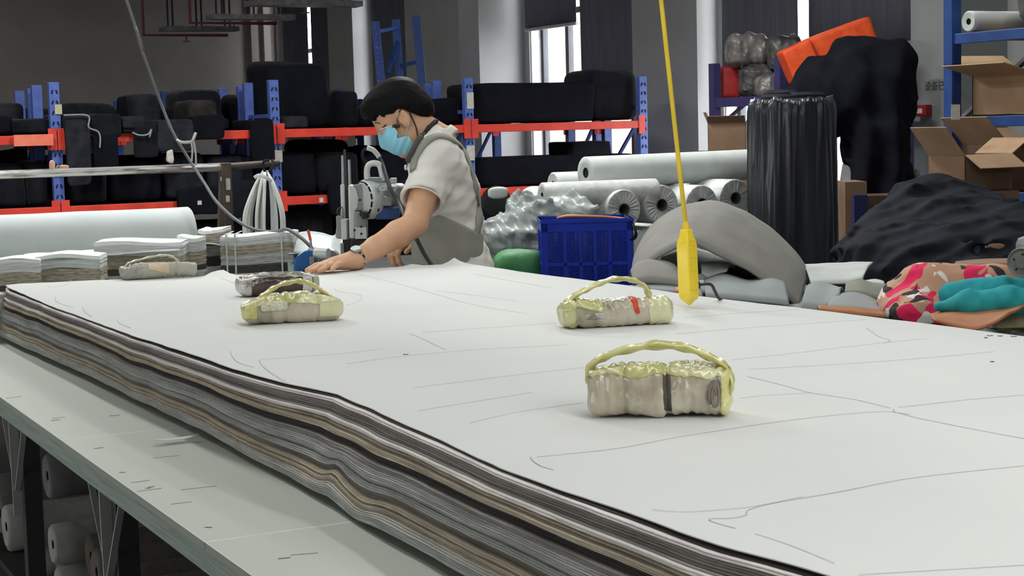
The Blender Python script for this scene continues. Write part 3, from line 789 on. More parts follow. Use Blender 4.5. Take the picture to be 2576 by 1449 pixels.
for i, c in enumerate(seq):
    t0, t1 = i / NP, (i + 1) / NP
    am = 0.0018; tight = (i * 7 % 5) in (0, 2) and i > 0 and seq[i - 1] == c
    E, nr = perim((t0 + t1) / 2, 100 + 7 * (i // 3), am)
    ins_ = {'k': 0.006, 'd': 0.002, 'w': -0.004, 'm': 0.001, 'r': 0.002}.get(c, 0.0) + {0: .036, 1: .034, 2: .030, 3: .010, 4: .003}.get(i, 0) + .0014 * math.sin(i * 5.3)
    if i == NP - 1: ins_ = .0005
    E = E + nr * ins_
    H = ZTOP - 0.0055 - ZTAB
    za, zb2 = ZTAB + 0.0006 + H * t0 + zwave(t0) * (t0 > 0), ZTAB + 0.0006 + H * t1 + zwave(t1) * (t1 < 1)
    za = za + (0.0 if tight else 0.06) * (zb2 - za)
    I_ = E + nr * 0.09
    V = []; k = len(E)
    prof = [(I_, zb2), (E + nr * (.0003 if tight else .001), zb2), (E, zb2 - (zb2 - za) * .25), (E, za + (zb2 - za) * .25), (E + nr * (.0003 if tight else .001), za), (I_, za)]
    for (xy, z) in prof: V.append(np.concatenate([xy, np.asarray(z)[:, None]], 1))
    V = np.concatenate(V); Fc = []
    for a in range(5):
        for j in range(k - 1): Fc.append((a * k + j, a * k + j + 1, (a + 1) * k + j + 1, (a + 1) * k + j))
    mesh_obj('fabric_ply', V, np.array(Fc), pm[c], stack, smooth=True)
MB().span((1.03, Y0, ZTAB + 0.002), (2.1, 4.5, ZTOP - 0.006)).build('fabric_core', pm['g'], stack)
# top sheet of white marker paper
def topz(x, y):
    return ZTOP + 0.0022 * np.sin(x * 5.1 + 1.3 * np.sin(y * 2.0)) * np.sin(y * 3.3 + x) - 0.002
def far_y(x):
    t = (x - cFL[0]) / (cFR[0] - cFL[0]); return cFL[1] + (cFR[1] - cFL[1]) * t
rowsV = []; NX = 70; NY = 260; V = []
for j in range(NY + 1):
    v = j / NY
    ylft = Y0 + (cFL[1] - Y0) * v; yrgt = Y0 + (cFR[1] + 0.01 - Y0) * v
    xl = xleft(np.array([ylft]), 1.0)[0] + 0.001 + 0.002 * edge_noise(np.array([ylft]), 31, 24)[0]
    xr = 2.222 + 0.045 * min(max((4.66 - yrgt) / 2.2, 0), 1) + 0.014 * edge_noise(np.array([yrgt]), 9, 2.5)[0] + 0.004 * edge_noise(np.array([yrgt]), 34, 17)[0]
    row = []
    for i in range(NX + 1):
        u = i / NX; x = xl + (xr - xl) * u; y = ylft + (yrgt - ylft) * u
        if v > 0.97: y += (v - 0.97) / 0.03 * (0.012 * edge_noise(np.array([x]), 41, 6)[0] + 0.006 * edge_noise(np.array([x]), 42, 40)[0])
        z = float(topz(x, y)) + 0.002
        if u < 0.02: z -= 0.002 * (1 - u / 0.02)
        # torn, lifted points on the far edge
        for (tx, th) in ((1.47, .016), (1.50, .018), (2.19, .020), (1.62, .008), (2.06, .008), (1.9, .006)):
            if v > 0.985: z += th * (v - 0.985) / 0.015 * max(0, 1 - abs(x - tx) / 0.03)
        row.append((x, y, z))
    V.append(row)
top = MB().sheet(V, 0.0014, (0, 0, 1)).build('top_paper', m_white, stack, smooth=True, angle=50)
# pencil lines of the marker
m_line = mat('pencil_blue', (196, 198, 206), 0.9)
m_line2 = mat('pencil_grey', (182, 185, 195), 0.9)
def pencil(pts, w=0.0013, m=m_line, name='pencil_line'):
    w = w * (.75 if w < .002 else 1)
    S = spline([Zp(x, y, ZTOP + 0.001) for x, y in pts], 6)
    S[:, 2] = topz(S[:, 0], S[:, 1]) + 0.0034
    rows = []
    for i, p in enumerate(S):
        t = S[min(i + 1, len(S) - 1)] - S[max(i - 1, 0)]; t = t / (np.linalg.norm(t) + 1e-9); sd = np.array((-t[1], t[0], 0))
        rows.append([p - sd * w / 2, p + sd * w / 2])
    MB().sheet(rows, 0.0003, (0, 0, 1)).build(name, m, top)
pencil([(1335, 1147), (1340, 1156), (1360, 1170), (1392, 1180)], .0014, m_line2)
pencil([(1350, 1147), (1440, 1138), (1560, 1124), (1700, 1098), (1820, 1080), (1950, 1062), (2100, 1046), (2200, 1039), (2250, 1040), (2310, 1055), (2450, 1083), (2590, 1108)], .0013, m_line2)
pencil([(2576, 1172), (2400, 1190), (2260, 1208), (2100, 1240), (1950, 1266), (1885, 1284), (1876, 1298), (1840, 1306), (1786, 1308), (1800, 1318), (1850, 1332)], .0013, m_line2)
pencil([(2020, 1250), (1900, 1275), (1820, 1284), (1720, 1290), (1640, 1284)], .0010)
pencil([(2248, 1032), (2252, 1040), (2290, 1046)], .0012, m_line2)
pencil([(2260, 1028), (2330, 1021), (2450, 1008), (2590, 996)], .0013, m_line2)
pencil([(1880, 948), (1960, 968), (2040, 990), (2150, 1008), (2240, 1030)], .0012, m_line2)
pencil([(2040, 990), (1920, 996), (1860, 1002)], .0012)
pencil([(1470, 1010), (1300, 1034), (1180, 1062)], .0010)
pencil([(1340, 985), (1220, 1004), (1120, 1020), (1050, 1032)], .0012)
pencil([(580, 886), (586, 902), (604, 916), (640, 926)], .0012, m_line)
pencil([(652, 908), (660, 922), (680, 938), (720, 960)], .0012, m_line)
pencil([(655, 908), (760, 900), (860, 892), (960, 880)], .0010)
pencil([(295, 803), (300, 812), (330, 825)], .0013, m_line)
pencil([(140, 745), (140, 756), (155, 764), (185, 772)], .0013, m_line)
pencil([(208, 770), (214, 784), (232, 796)], .0013, m_line)
pencil([(120, 724), (160, 720), (172, 712), (182, 706)], .0012, m_line)
pencil([(870, 918), (1000, 900), (1200, 880), (1330, 872), (1430, 866)], .0011)
pencil([(1040, 975), (1180, 958), (1330, 940), (1470, 925)], .0011)
pencil([(1060, 835), (1240, 822), (1400, 812)], .0011)
pencil([(1120, 880), (1095, 868), (1060, 850), (1030, 838)], .0011)
pencil([(1700, 838), (1850, 826), (2030, 815), (2180, 806)], .0011)
pencil([(1840, 905), (2010, 886), (2180, 866), (2330, 852)], .0012)
pencil([(1880, 930), (2060, 920), (2280, 905), (2500, 885)], .0012, m_line2)
pencil([(2180, 826), (2210, 846), (2240, 856), (2220, 862)], .0011)
pencil([(1190, 690), (1260, 702), (1320, 712), (1390, 724)], .0011)
pencil([(1100, 730), (1200, 742), (1300, 756)], .0010)
pencil([(900, 690), (1010, 716), (1100, 740), (1200, 768), (1330, 790)], .0010)
pencil([(1720, 800), (1850, 790), (2010, 780)], .0011)
pencil([(500, 690), (560, 700), (600, 716)], .0012)
pencil([(870, 770), (905, 757), (905, 742), (860, 735), (840, 728)], .0010)
pencil([(2160, 1449), (2320, 1438), (2576, 1420)], .0012)
pencil([(1900, 1346), (1990, 1376), (2100, 1420)], .0008)
# small dark dashes
for (x, y, l) in ((1021, 893, 12), (2490, 845, 14), (2516, 846, 10), (2550, 847, 14), (2480, 850, 6), (1592, 717, 10), (2496, 910, 8)):
    pencil([(x - l / 2, y), (x, y + 1), (x + l / 2, y)], .003, m_hole, 'dark_dash')

# ================================================================= rolls stored under the table
m_roll = mat('pale_roll', (176, 176, 170), 0.9, vs=10, col2=(150, 150, 146), bump=.2, bs=30)
m_rollg = mat('grey_roll', (120, 122, 120), 0.9, vs=10, col2=(98, 100, 100), bump=.2, bs=30)
m_rollt = mat('taupe_roll', (118, 110, 102), 0.9, vs=10, col2=(96, 90, 84), bump=.2, bs=30)
m_core = mat('dark_core', (30, 28, 28), 0.9)
m_card = mat('roll_core_card', (112, 100, 88), 0.9)
def froll(name, label, p0, p1, r, m, rc=None, cat='fabric roll', group=None, amp=0.0, seed=0, mend=None):
    """roll with a hollow core; p0 = the seen end"""
    p0, p1 = np.array(p0, float), np.array(p1, float); ax = p1 - p0; L = np.linalg.norm(ax); rc = rc or r * 0.22
    t = thing(name, label, cat, (p0 + p1) / 2 - np.array((0, 0, r)), group=group)
    prof = [(rc, 0.004), (r * 0.55, 0.002), (r - 0.006, 0.0), (r, 0.006)] + [(r, L * q) for q in np.linspace(.05, .95, 12)] + [(r, L - 0.006), (r - 0.006, L), (rc, L - 0.004)]
    mb = MB().lathe(prof, p0, ax, 36, cap=False)
    if amp:
        V = np.array(mb.v); mid = (p0 + p1) / 2; axn = ax / L
        rel = V - p0; rad = rel - np.outer(rel @ axn, axn); n = wob(V[:, 0], V[:, 1], V[:, 2], 14, seed)
        V = V + rad * (amp / r * n)[:, None]; mb.v = [tuple(q) for q in V]
    mb.build('rolled_fabric', m, t, smooth=True, angle=50)
    MB().lathe([(rc * 0.8, 0.012), (rc * 1.01, 0.003), (rc * 1.01, L - .003), (rc * 0.8, L - .012)], p0, ax, 20).build('core_tube', m_core, t, smooth=True, angle=40)
    return t
ur = [('grey wrapped roll highest on the pile under the table', 0.82, 4.205, 0.566, 0.055, m_rollg, 1.1),
      ('taupe roll with an open end, second from the left under the table', 0.76, 4.56, 0.41, 0.058, m_rollt, 1.2),
      ('pale roll with frayed end in front of the pile under the table', 0.80, 4.08, 0.420, 0.050, m_roll, 1.15),
      ('pale roll between the open ended taupe roll and the frayed roll', 0.74, 4.36, 0.415, 0.056, m_roll, 1.2),
      ('taupe roll behind the nearest leg under the table', 0.86, 3.94, 0.412, 0.055, m_rollt, 1.1),
      ('reddish lined roll lowest beside the nearest leg under the table', 0.84, 3.80, 0.41, 0.052, m_rollt, 1.1),
      ('dull grey roll at the far left under the table', 0.78, 4.70, 0.43, 0.06, m_rollg, 1.1),
      ('long grey roll just below the highest roll under the table', 0.95, 4.29, 0.50, 0.045, m_rollt, 1.0)]
for j, (lab, x, y, z, r, m, L) in enumerate(ur):
    froll('fabric_roll', lab, (x, y, z), (x + L, y - 0.02, z + 0.004), r, m, amp=0.003, seed=j)
for j in range(15):
    y = 3.2 + j * 0.112
    froll('fabric_roll', 'grey roll at the bottom of the pile under the table', (0.84 + .03 * math.sin(j * 2.1), y, 0.305), (1.97, y, 0.305), .053, [m_rollg, m_rollt, m_roll][j % 3], group='rolls at the bottom under the table')
for j, y in enumerate((3.25, 3.37, 3.49, 3.62)):
    froll('fabric_roll', 'dull roll in the second layer behind the nearest leg under the table', (0.86 + .02 * math.sin(j), y, 0.408), (1.95, y, 0.408), .053, [m_rollg, m_rollt][j % 2], group='second layer rolls under the table')

# ================================================================= cut bundles beyond the stack
bm_ = [mat('bundle_light', (236, 238, 238), .9, vs=20, stretch=(1, 1, 8), col2=(222, 225, 226)), mat('bundle_grey', (186, 188, 186), .9, vs=20, stretch=(1, 1, 8), col2=(140, 142, 140)), mat('bundle_taupe', (176, 168, 152), .95, vs=30, stretch=(1, 1, 8), col2=(124, 117, 105)),
       mat('bundle_dark', (74, 72, 68), .95, vs=30, stretch=(1, 1, 8), col2=(56, 54, 52)), mat('bundle_pale', (202, 206, 206), .9, vs=20, stretch=(1, 1, 8))]
def outline(w, d, kind):
    """garment piece outline, x right, y away"""
    if kind == 0: pts = [(-.5, 0), (-.2, -.03), (.2, .0), (.48, .05), (.5, .2), (.46, .55), (.4, .9), (.1, 1.0), (-.3, .96), (-.48, .7), (-.5, .3)]
    elif kind == 1: pts = [(-.5, .02), (0, -.02), (.5, .04), (.5, .45), (.2, .9), (-.1, 1), (-.4, .9), (-.52, .5)]
    else: pts = [(-.5, 0), (-.42, .0), (.42, .02), (.5, .04), (.5, .6), (.44, 1), (-.44, .98), (-.5, .55)]
    pts = [(x * w, y * d) for x, y in pts]
    S = spline([(x, y, 0) for x, y in pts + pts[:1]], 5)[:-1]
    return S[:, :2]
def bundle(label, px0, px1, py, d, h, dep, kind, rz, lay, seed, zb=ZTAB):
    a, b = P(px0, py, d), P(px1, py, d); w = float(np.linalg.norm((b - a)[:2])); mid = (a + b) / 2
    t = thing('cut_fabric_bundle', label, 'fabric bundle', (mid[0], mid[1], zb), rz - YAW)
    O = outline(w, dep, kind); z = 0.0005; tot = sum(f for f, _ in lay); rg = random.Random(seed)
    for f, mi in lay:
        hh = h * f / tot; sub = max(1, int(round(hh / 0.006))); V = []; n = len(O)
        for q in range(sub + 1):
            for e in (0.0, 1.0) if 0 < q < sub else (0.0,):
                o = O * (1 + 0.006 * rg.uniform(-1, 1)); o = o + 0.0015 * np.array([rg.uniform(-1, 1), rg.uniform(-1, 1)])
                sag = 0.006 * np.sin(O[:, 0] / w * 5 + seed) * (z + hh * q / sub) / h
                V.append(np.concatenate([o, (z + hh * q / sub + sag)[:, None]], 1))
        k = len(V); Fc = []
        for q in range(k - 1):
            for j in range(n): Fc.append((q * n + j, q * n + (j + 1) % n, (q + 1) * n + (j + 1) % n, (q + 1) * n + j))
        Fc.append(tuple(range(n))[::-1]); Fc.append(tuple((k - 1) * n + j for j in range(n)))
        mesh_obj('fabric_layers', np.concatenate(V), Fc, bm_[mi], t, smooth=True, local=True, angle=35)
        z += hh
    return t, w, z
std = [(3.0, 4), (1.4, 1), (1.0, 3), (2.4, 2), (1.8, 4), (0.7, 0)]
bundle('cut fabric bundle at the left edge, cut through by the picture', -60, 96, 660, 5.42, 0.178, 0.16, 0, 0.12, std, 1)
bundle('cut fabric bundle second from the left edge', 92, 248, 655, 5.50, 0.184, 0.17, 2, 0.10, std, 2)
bundle('wide cut fabric bundle behind the grey pattern weight', 240, 456, 632, 5.80, 0.203, 0.20, 2, 0.08, std, 3)
bundle('short cut fabric bundle just right of the wide one', 446, 512, 622, 5.98, 0.205, 0.12, 1, 0.05, std, 4)
bundle('narrow cut fabric bundle between two taller ones', 500, 562, 616, 6.20, 0.215, 0.2, 2, 0.0, [(3.2, 4), (1.4, 3), (1.6, 1), (1.6, 2), (.5, 0)], 5)
t, w, z = bundle('tallest cut fabric bundle tied with white cords, left of the blue cutter', 556, 735, 612, 6.0, 0.205, 0.2, 2, 0.03, [(3.4, 4), (1.5, 3), (1.8, 1), (1.6, 2), (1.2, 4), (.5, 0)], 6)
for u in (-0.42, -0.30, 0.35):
    MB().bar((u * w, -0.004, 0), (u * w, -0.004, z + 0.004), 0.006, 0.002, up=(0, 1, 0)).bar((u * w, -0.004, z + 0.005), (u * w, 0.19, z + 0.005), 0.006, 0.002).build('tie_cord', bm_[4], t, local=True)
# loose white sheets on top of the bundles
lw = [[(60, 640), (200, 630), (330, 622), (420, 618)], [(95, 662), (230, 645), (360, 634), (455, 630)]]
tag(MB().sheet(loft(lw[0], 6.1, lw[1], 5.75, 4, 24, 0.0, 3, 0.003), 0.003).build('loose_paper_sheet', m_white, smooth=True), 'loose wavy white sheet lying across the cut bundles', 'paper sheet')
lw = [[(455, 617), (490, 608), (530, 606), (556, 612)], [(440, 622), (480, 615), (525, 613), (560, 618)]]
tag(MB().sheet(loft(lw[0], 6.4, lw[1], 6.1, 3, 20, 0.0, 4, 0.003), 0.003).build('loose_paper_sheet', m_white, smooth=True), 'small loose white sheet between the fabric roll and the tallest bundle', 'paper sheet')
# cut bundle whose jagged edge pokes in at the left edge of the picture, in front of the stack corner
p = Zp(-16, 852, ZTAB)
t = thing('cut_fabric_bundle', 'ragged light green edge of a fabric bundle at the left picture edge', 'fabric bundle', p)
rg = random.Random(5); O = outline(0.12, 0.1, 2)
V = []; n = len(O); q = 0; z = 0.0
while z < 0.132:
    off = np.array((0.012 * rg.uniform(-1, 1), 0.004 * rg.uniform(-1, 1))); V.append(np.concatenate([O + off, np.full((n, 1), z)], 1)); z += 0.006; q += 1
Fc = [(a * n + j, a * n + (j + 1) % n, (a + 1) * n + (j + 1) % n, (a + 1) * n + j) for a in range(q - 1) for j in range(n)] + [tuple(range(n))[::-1], tuple((q - 1) * n + j for j in range(n))]
mesh_obj('fabric_layers', np.concatenate(V) + np.array((-0.02, 0, 0)), Fc, bm_[4], t, local=True)

# ================================================================= fabric roll on the spreading stand
m_fabw = mat('white_fabric_roll', (196, 202, 203), .9, vs=5, col2=(188, 194, 195), bump=.08, bs=16)
r_ = 0.125
pe = P(478, 585, 7.25); pe[2] = ZTAB + r_ + 0.012
pl = np.array((-0.2, pe[1] + 0.03, pe[2]))
froll('white_fabric_roll', 'big white fabric roll lying at the far end of the table', pe, pl, r_, m_fabw, rc=0.02, amp=0.004, seed=2)
MB_ = MB()
for x in (0.75, 1.45, 1.95): MB_.span((x - 0.03, pe[1] - 0.1, ZTAB), (x + 0.03, pe[1] + 0.12, ZTAB + 0.014))
tag(MB().span((0.66, pe[1] - 0.09, ZTAB), (2.1, pe[1] + 0.10, ZTAB + 0.012)).build('support_board', m_edge), 'thin board beneath the big white fabric roll', 'board')
# rail on posts beyond the table
m_rust = mat('rusty_brown_steel', (98, 84, 78), 0.6, 0.3, vs=9, col2=(70, 60, 56), bump=.15, bs=40)
m_rail = mat('worn_rail', (206, 204, 204), 0.3, 0.75, vs=7, stretch=(1, 8, 8), col2=(110, 94, 90), ramp=(.5, .68))
ry = 7.66
st = thing('fabric_rail_stand', 'brown steel stand with a long shiny rail beyond the table', 'rail stand', (2.37, ry, 0))
pa = Yp(566, 420, ry); zr = float(pa[2]); xe = float(Yp(702, 408, ry)[0])
MB().tube([(-0.6, ry, zr + 0.0), (pa[0], ry, zr)], 0.019, 12).build('rail', m_rail, st, smooth=True, angle=50)
MB().tube([(pa[0], ry, zr), (xe, ry, zr + 0.01)], 0.017, 12).build('rail_end', m_rust, st, smooth=True, angle=50)
for x in (float(pa[0]), -0.45):
    MB().span((x - 0.025, ry - 0.03, 0), (x + 0.022, ry + 0.03, zr + 0.02)).build('post', m_rust, st, bevel=.004)
    MB().bar((x - 0.05, ry - 0.01, 0.75), (x - 0.015, ry - 0.01, zr - 0.03), 0.03, 0.03).build('post_brace', m_rust, st)
    MB().span((x - 0.2, ry - 0.1, 0), (x + 0.2, ry + 0.1, 0.03)).build('base_plate', m_rust, st)
for (x, y, w, h) in ((574, 463, .02, .055), (573, 500, .018, .03), (556, 450, .006, .02)):
    MB().box(Yp(x, y, ry - 0.034), (w, .003, h)).build('tape_scrap', m_paper, st)
MB().lathe([(0.006, 0), (0.03, 0.004), (0.03, 0.012), (0.006, .016)], P(145, 432, 7.6), (1, 0, 0), 12).build('rag_knot', m_rust, st)
o = tag(MB().soft(P(131, 420, 7.62), (.025, .02, .06), 4, .7, .1, 30).soft(P(157, 421, 7.62), (.06, .02, .022), 5, .7, .1, 30).build('tied_rag', mat('orange_rag', (225, 140, 90), .8, vs=40, col2=(215, 205, 190)), smooth=True), 'small orange and white rag tied on the rail by the blue post', 'rag')
# straps hanging from the end of the rail
hb = thing('hanging_strap_bunch', 'bunch of white, grey and black fabric strips hanging from the rail end', 'fabric strips', (*P(667, 600, 7.62)[:2], .8))
hk = [P(676, 404, 7.62), P(664, 406, 7.60), P(662, 418, 7.6), P(668, 432, 7.6), P(680, 428, 7.62), P(690, 412, 7.64), P(684, 403, 7.66)]
MB().tube(spline(hk, 6), .006, 8).build('hook_loop', m_dgrey, hb, smooth=True)
m_strg = mat('strip_grey', (150, 150, 142), .9); m_strw = mat('strip_white', (238, 240, 238), .9)
r3 = random.Random(9)
for q in range(17):
    u = (q - 8) / 8.0
    xb = 665 + u * 50; dd = 7.56 + r3.uniform(-.03, .06) + abs(u) * .03
    m = m_black if q in (9, 10, 4, 14) else m_strg if q in (3, 6) else m_strw
    pts = [P(666 + u * 3, 430 + r3.uniform(0, 5), 7.6), P(666 + u * 20, 452 + abs(u) * 6, dd + .01), P(665 + u * 38, 490 + abs(u) * 10, dd), P(xb - 1, 545, dd - .005), P(xb, 606 - r3.uniform(0, 6), dd)]
    S = spline(pts, 6); Nn = np.tile(-FH + RH * u * .5, (len(S), 1))
    mb = MB(); ribbon(mb, S, Nn, .0145, .002); mb.build('fabric_strip', m, hb, smooth=True)
mb = MB(); S = spline([P(640 + 0, 447, 7.52), P(652, 441, 7.5), P(668, 446, 7.5), P(683, 456, 7.52)], 6); ribbon(mb, S, np.tile(-FH, (len(S), 1)), .016, .003); mb.build('tie_strip', bm_[0], hb, smooth=True)
# black cable hanging down from the ceiling to the cutter
m_cable = mat('black_cable', (44, 46, 50), .55)
pts = [P(318, 0, 6.9), P(340, 66, 6.9), P(355, 120, 6.9), P(383, 200, 6.9), P(405, 260, 6.9), P(436, 335, 6.85), P(478, 405, 6.8), P(515, 462, 6.7), P(545, 508, 6.6), P(590, 550, 6.5), P(640, 577, 6.35), P(690, 583, 6.15), P(722, 577, 6.0)]
pts = [pts[0] + (pts[0] - pts[1]) / (pts[0][2] - pts[1][2]) * (ZC - pts[0][2])] + pts + [P(760, 600, 5.9), P(800, 640, 5.85)]
t = thing('hanging_power_cable', 'thin cable sagging down from the ceiling to the cutting machine', 'cable', pts[-1])
MB().tube(spline(pts, 8), .0065, 8).build('cable', mat('grey_cable', (96, 98, 100), .6), t, smooth=True)
MB().tube(spline([P(446, 352, 6.8), P(458, 358, 6.78), P(480, 357, 6.78), P(486, 351, 6.78), P(492, 335, 6.8)], 6), .006, 6).tube(spline([P(481, 357, 6.78), P(484, 378, 6.78), P(482, 408, 6.79)], 5), .004, 6).tube(spline([P(487, 357, 6.78), P(492, 385, 6.78), P(493, 415, 6.79)], 5), .004, 6).build('white_tie', mat('white_tie', (190, 192, 190), .7), t, smooth=True)
# ================================================================= pattern weights
def wmat(name, cols, scale=14, rough=.3, bump=.5, stretch=(1, 1, 1), coat=.6, bs=22):
    m = mat(name, cols[0], rough, col2=cols[1], vs=scale, bump=bump, bs=bs, coat=coat, stretch=stretch, detail=6)
    nt = m.node_tree; rp = [n for n in nt.nodes if n.type == 'VALTORGB'][0]
    for i, c in enumerate(cols[2:]):
        e = rp.color_ramp.elements.new(0.42 + 0.06 * i); e.color = lin(c)
    return m
m_wtaupe = wmat('wrapped_taupe_cloth', [(184, 175, 154), (206, 198, 180), (190, 181, 158), (168, 157, 136)], 9)
m_wbeige = wmat('wrapped_beige_cloth', [(176, 168, 144), (200, 190, 172), (150, 146, 120), (190, 180, 158)], 11)
m_wgrey = wmat('wrapped_grey_cloth', [(164, 164, 150), (178, 176, 160), (152, 152, 142), (170, 170, 158)], 6, .6, coat=.2)
m_wbrown = wmat('wrapped_brown_cloth', [(66, 38, 36), (58, 32, 32), (72, 44, 40), (60, 36, 34)], 8, .25)
m_ytape = wmat('yellow_packing_tape', [(206, 202, 122), (222, 218, 156), (192, 186, 104), (212, 208, 138)], 16, .3, .6)
m_ytape2 = wmat('green_yellow_tape', [(200, 198, 146), (222, 220, 180), (186, 184, 118), (212, 210, 160)], 12, .25, .8)
m_clear = wmat('clear_tape', [(166, 164, 154), (206, 204, 196), (120, 116, 108), (180, 178, 168)], 22, .15, .6)
m_orangetape = mat('red_orange_tape', (224, 72, 40), .35)
m_creamtape = mat('cream_tape', (218, 202, 172), .5, vs=9, col2=(206, 190, 160))
m_whitecr = mat('crinkle_tape', (222, 222, 196), .2, vs=30, col2=(190, 190, 160), bump=.5, bs=60, coat=.5)

def weight(label, px, py, rz, L, D, H, mb_, seed, taper=0.0, h=0.0027, topround=0.4, crease=(), cr=1.0):
    base = Zp(px, py, ZTOP + .0012) + FH * D * 0.5; base[2] = float(topz(base[0], base[1])) + .0030
    w = thing('pattern_weight', label, 'pattern weight', base, rz - YAW)
    v = Vol((-L * .62, -D * .75, -0.012), (L * .62, D * .75, H * 1.35), h)
    rr = min(H, D) * topround
    v.box((0, 0, H / 2), (L / 2, D / 2, H / 2), None, rr)
    X, Y, Z = np.meshgrid(*[v.lo[i] + v.h * np.arange(v.n[i]) for i in range(3)], indexing='ij')
    if taper:                                              # top falls away towards both ends
        top = H * (1 - taper * np.clip(np.abs(X) / (L / 2), 0, 1.2) ** 2.2)
        v.d = np.maximum(v.d, (Z - top) * 0.85).astype(np.float32)
    v.d += (0.0024 * wob(X, Y, Z, 26, seed) + cr * 0.0095 * (crumple(X, Y, Z, 52, seed + 1, 8, (1.3, 1, .6)) - .45)).astype(np.float32)
    for (cx, dep) in crease:
        v.d += (dep * np.exp(-((X - cx + 0.06 * (Z - H / 2)) / 0.0035) ** 2)).astype(np.float32)
    v.d = np.maximum(v.d, -Z + 0.0).astype(np.float32)
    body = v.build('wrapped_body', mb_, w, relax=1, local=True)
    w['sz'] = 0
    return w, v
def patch(w, v, name, m, sel, off=.0016):
    """a strip of tape lying on the body: the faces whose centre passes sel, lifted and closed"""
    V, Q = v.VQ; cen = V[Q].mean(1)
    nrm = np.cross(V[Q[:, 2]] - V[Q[:, 0]], V[Q[:, 3]] - V[Q[:, 1]]); nrm /= (np.linalg.norm(nrm, axis=1, keepdims=True) + 1e-12)
    k = sel(cen, nrm) & (cen[:, 2] > 0.002)
    q = Q[k]
    if len(q) == 0: return None
    u, inv = np.unique(q, return_inverse=True); q2 = inv.reshape(q.shape)
    vn = np.zeros_like(V)
    for j in range(4): np.add.at(vn, Q[:, j], nrm)
    vn /= (np.linalg.norm(vn, axis=1, keepdims=True) + 1e-12)
    PV = V[u].copy()
    e = np.concatenate([q2[:, [0, 1]], q2[:, [1, 2]], q2[:, [2, 3]], q2[:, [3, 0]]])
    key = np.sort(e, 1); _, ix, ct = np.unique(key, axis=0, return_index=True, return_counts=True)
    rm = e[ix[ct == 1]]
    for _k in range(6):
        acc = np.zeros_like(PV); num = np.zeros(len(PV))
        for a_, b_ in ((0, 1), (1, 0)): np.add.at(acc, rm[:, a_], PV[rm[:, b_]]); np.add.at(num, rm[:, a_], 1)
        ok = num > 0; PV[ok] = .5 * PV[ok] + .5 * acc[ok] / num[ok][:, None]
    A = PV + vn[u] * off; B = PV - vn[u] * .001; n = len(u)
    e = np.concatenate([q2[:, [0, 1]], q2[:, [1, 2]], q2[:, [2, 3]], q2[:, [3, 0]]])
    key = np.sort(e, 1); _, ix, ct = np.unique(key, axis=0, return_index=True, return_counts=True)
    rim = e[ix[ct == 1]]
    side = np.stack([rim[:, 0] + n, rim[:, 1] + n, rim[:, 1], rim[:, 0]], -1)
    return mesh_obj(name, np.concatenate([A, B]), np.concatenate([q2, q2[:, ::-1] + n, side]), m, w, smooth=True, local=True)
def handle(w, pts, width, m, th=.004, name='handle'):
    S = spline(pts, 10); T = np.gradient(S, axis=0)
    mb = MB(); rg = np.random.RandomState(len(pts)); k = len(S); rows = []
    for i in range(k):
        t = T[i] / np.linalg.norm(T[i]); sd = np.array((0, 1.0, 0)); up = np.cross(sd, t)
        ww = width * (1 + .10 * math.sin(i * .23) + .05 * math.sin(i * .61))
        rows.append([S[i] + sd * ww * a / 2 + up * (.25 * ww * abs(a) * (-1) + .0012 * math.sin(i * .8 + a * 4)) for a in (-1, -.5, 0, .5, 1)])
    mb.sheet(rows, th)
    return mb.build(name, m, w, smooth=True, local=True)
# nearest weight
w1, v1 = weight('nearest and largest pattern weight, taupe cloth with yellow tape handle', 1668, 1052, -0.16, 0.212, 0.085, 0.074, m_wtaupe, 3, taper=.06, topround=.28, crease=((0.012, .007), (-.048, .004), (-.075, .0025), (.045, .002), (.083, .002)), cr=1.7)
patch(w1, v1, 'yellow_tape', m_ytape, lambda c, n: (c[:, 0] > .088 + .08 * np.maximum(c[:, 1] + .03, 0)) & (c[:, 2] < .07))
patch(w1, v1, 'top_tape', m_ytape2, lambda c, n: (n[:, 2] > .45) & (c[:, 2] > .05))
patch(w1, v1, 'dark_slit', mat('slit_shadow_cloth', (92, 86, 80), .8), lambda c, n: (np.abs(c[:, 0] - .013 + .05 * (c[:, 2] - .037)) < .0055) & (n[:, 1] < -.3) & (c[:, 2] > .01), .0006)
handle(w1, [(-.095, .0, .048), (-.096, 0, .068), (-.070, 0, .084), (-.02, 0, .095), (.03, 0, .094), (.07, 0, .080), (.094, -.01, .062), (.097, -.016, .034)], .029, m_ytape)
# rolled cloth end showing through the film
mb = MB(); S = [((.080 + r * math.cos(a) * .30), -.0425, .034 + r * math.sin(a)) for a, r in ((q * .55, .008 + .0010 * q) for q in range(19))]
mb.tube(S, .0020, 6).build('rolled_cloth_end', mat('fold_taupe', (140, 131, 118), .6), w1, smooth=True, local=True)
# right hand weight with the open handle
w2, v2 = weight('pattern weight with an open loop handle, left of the yellow pendant socket', 1552, 822, 0.20, 0.238, 0.075, 0.058, m_wbeige, 11, taper=.03, topround=.36, crease=((-.088, .004),))
patch(w2, v2, 'yellow_tape', m_ytape2, lambda c, n: (c[:, 0] > .062 + .2 * np.abs(c[:, 2] - .03)), .002)
patch(w2, v2, 'yellow_tape', m_ytape2, lambda c, n: (c[:, 0] < -.094) | ((c[:, 0] < -.035) & (c[:, 2] > .038 - .25 * (c[:, 0] + .06))), .002)
patch(w2, v2, 'orange_tape_strip', m_orangetape, lambda c, n: (np.abs(c[:, 0] - .036 + .15 * (c[:, 2] - .035)) < .0055) & (c[:, 2] > .026) & (c[:, 1] < 0), .003)
handle(w2, [(-.108, 0, .045), (-.085, 0, .062), (-.050, 0, .079), (-.01, 0, .092), (.03, 0, .092), (.058, 0, .080), (.068, 0, .060), (.066, 0, .052)], .026, m_ytape)
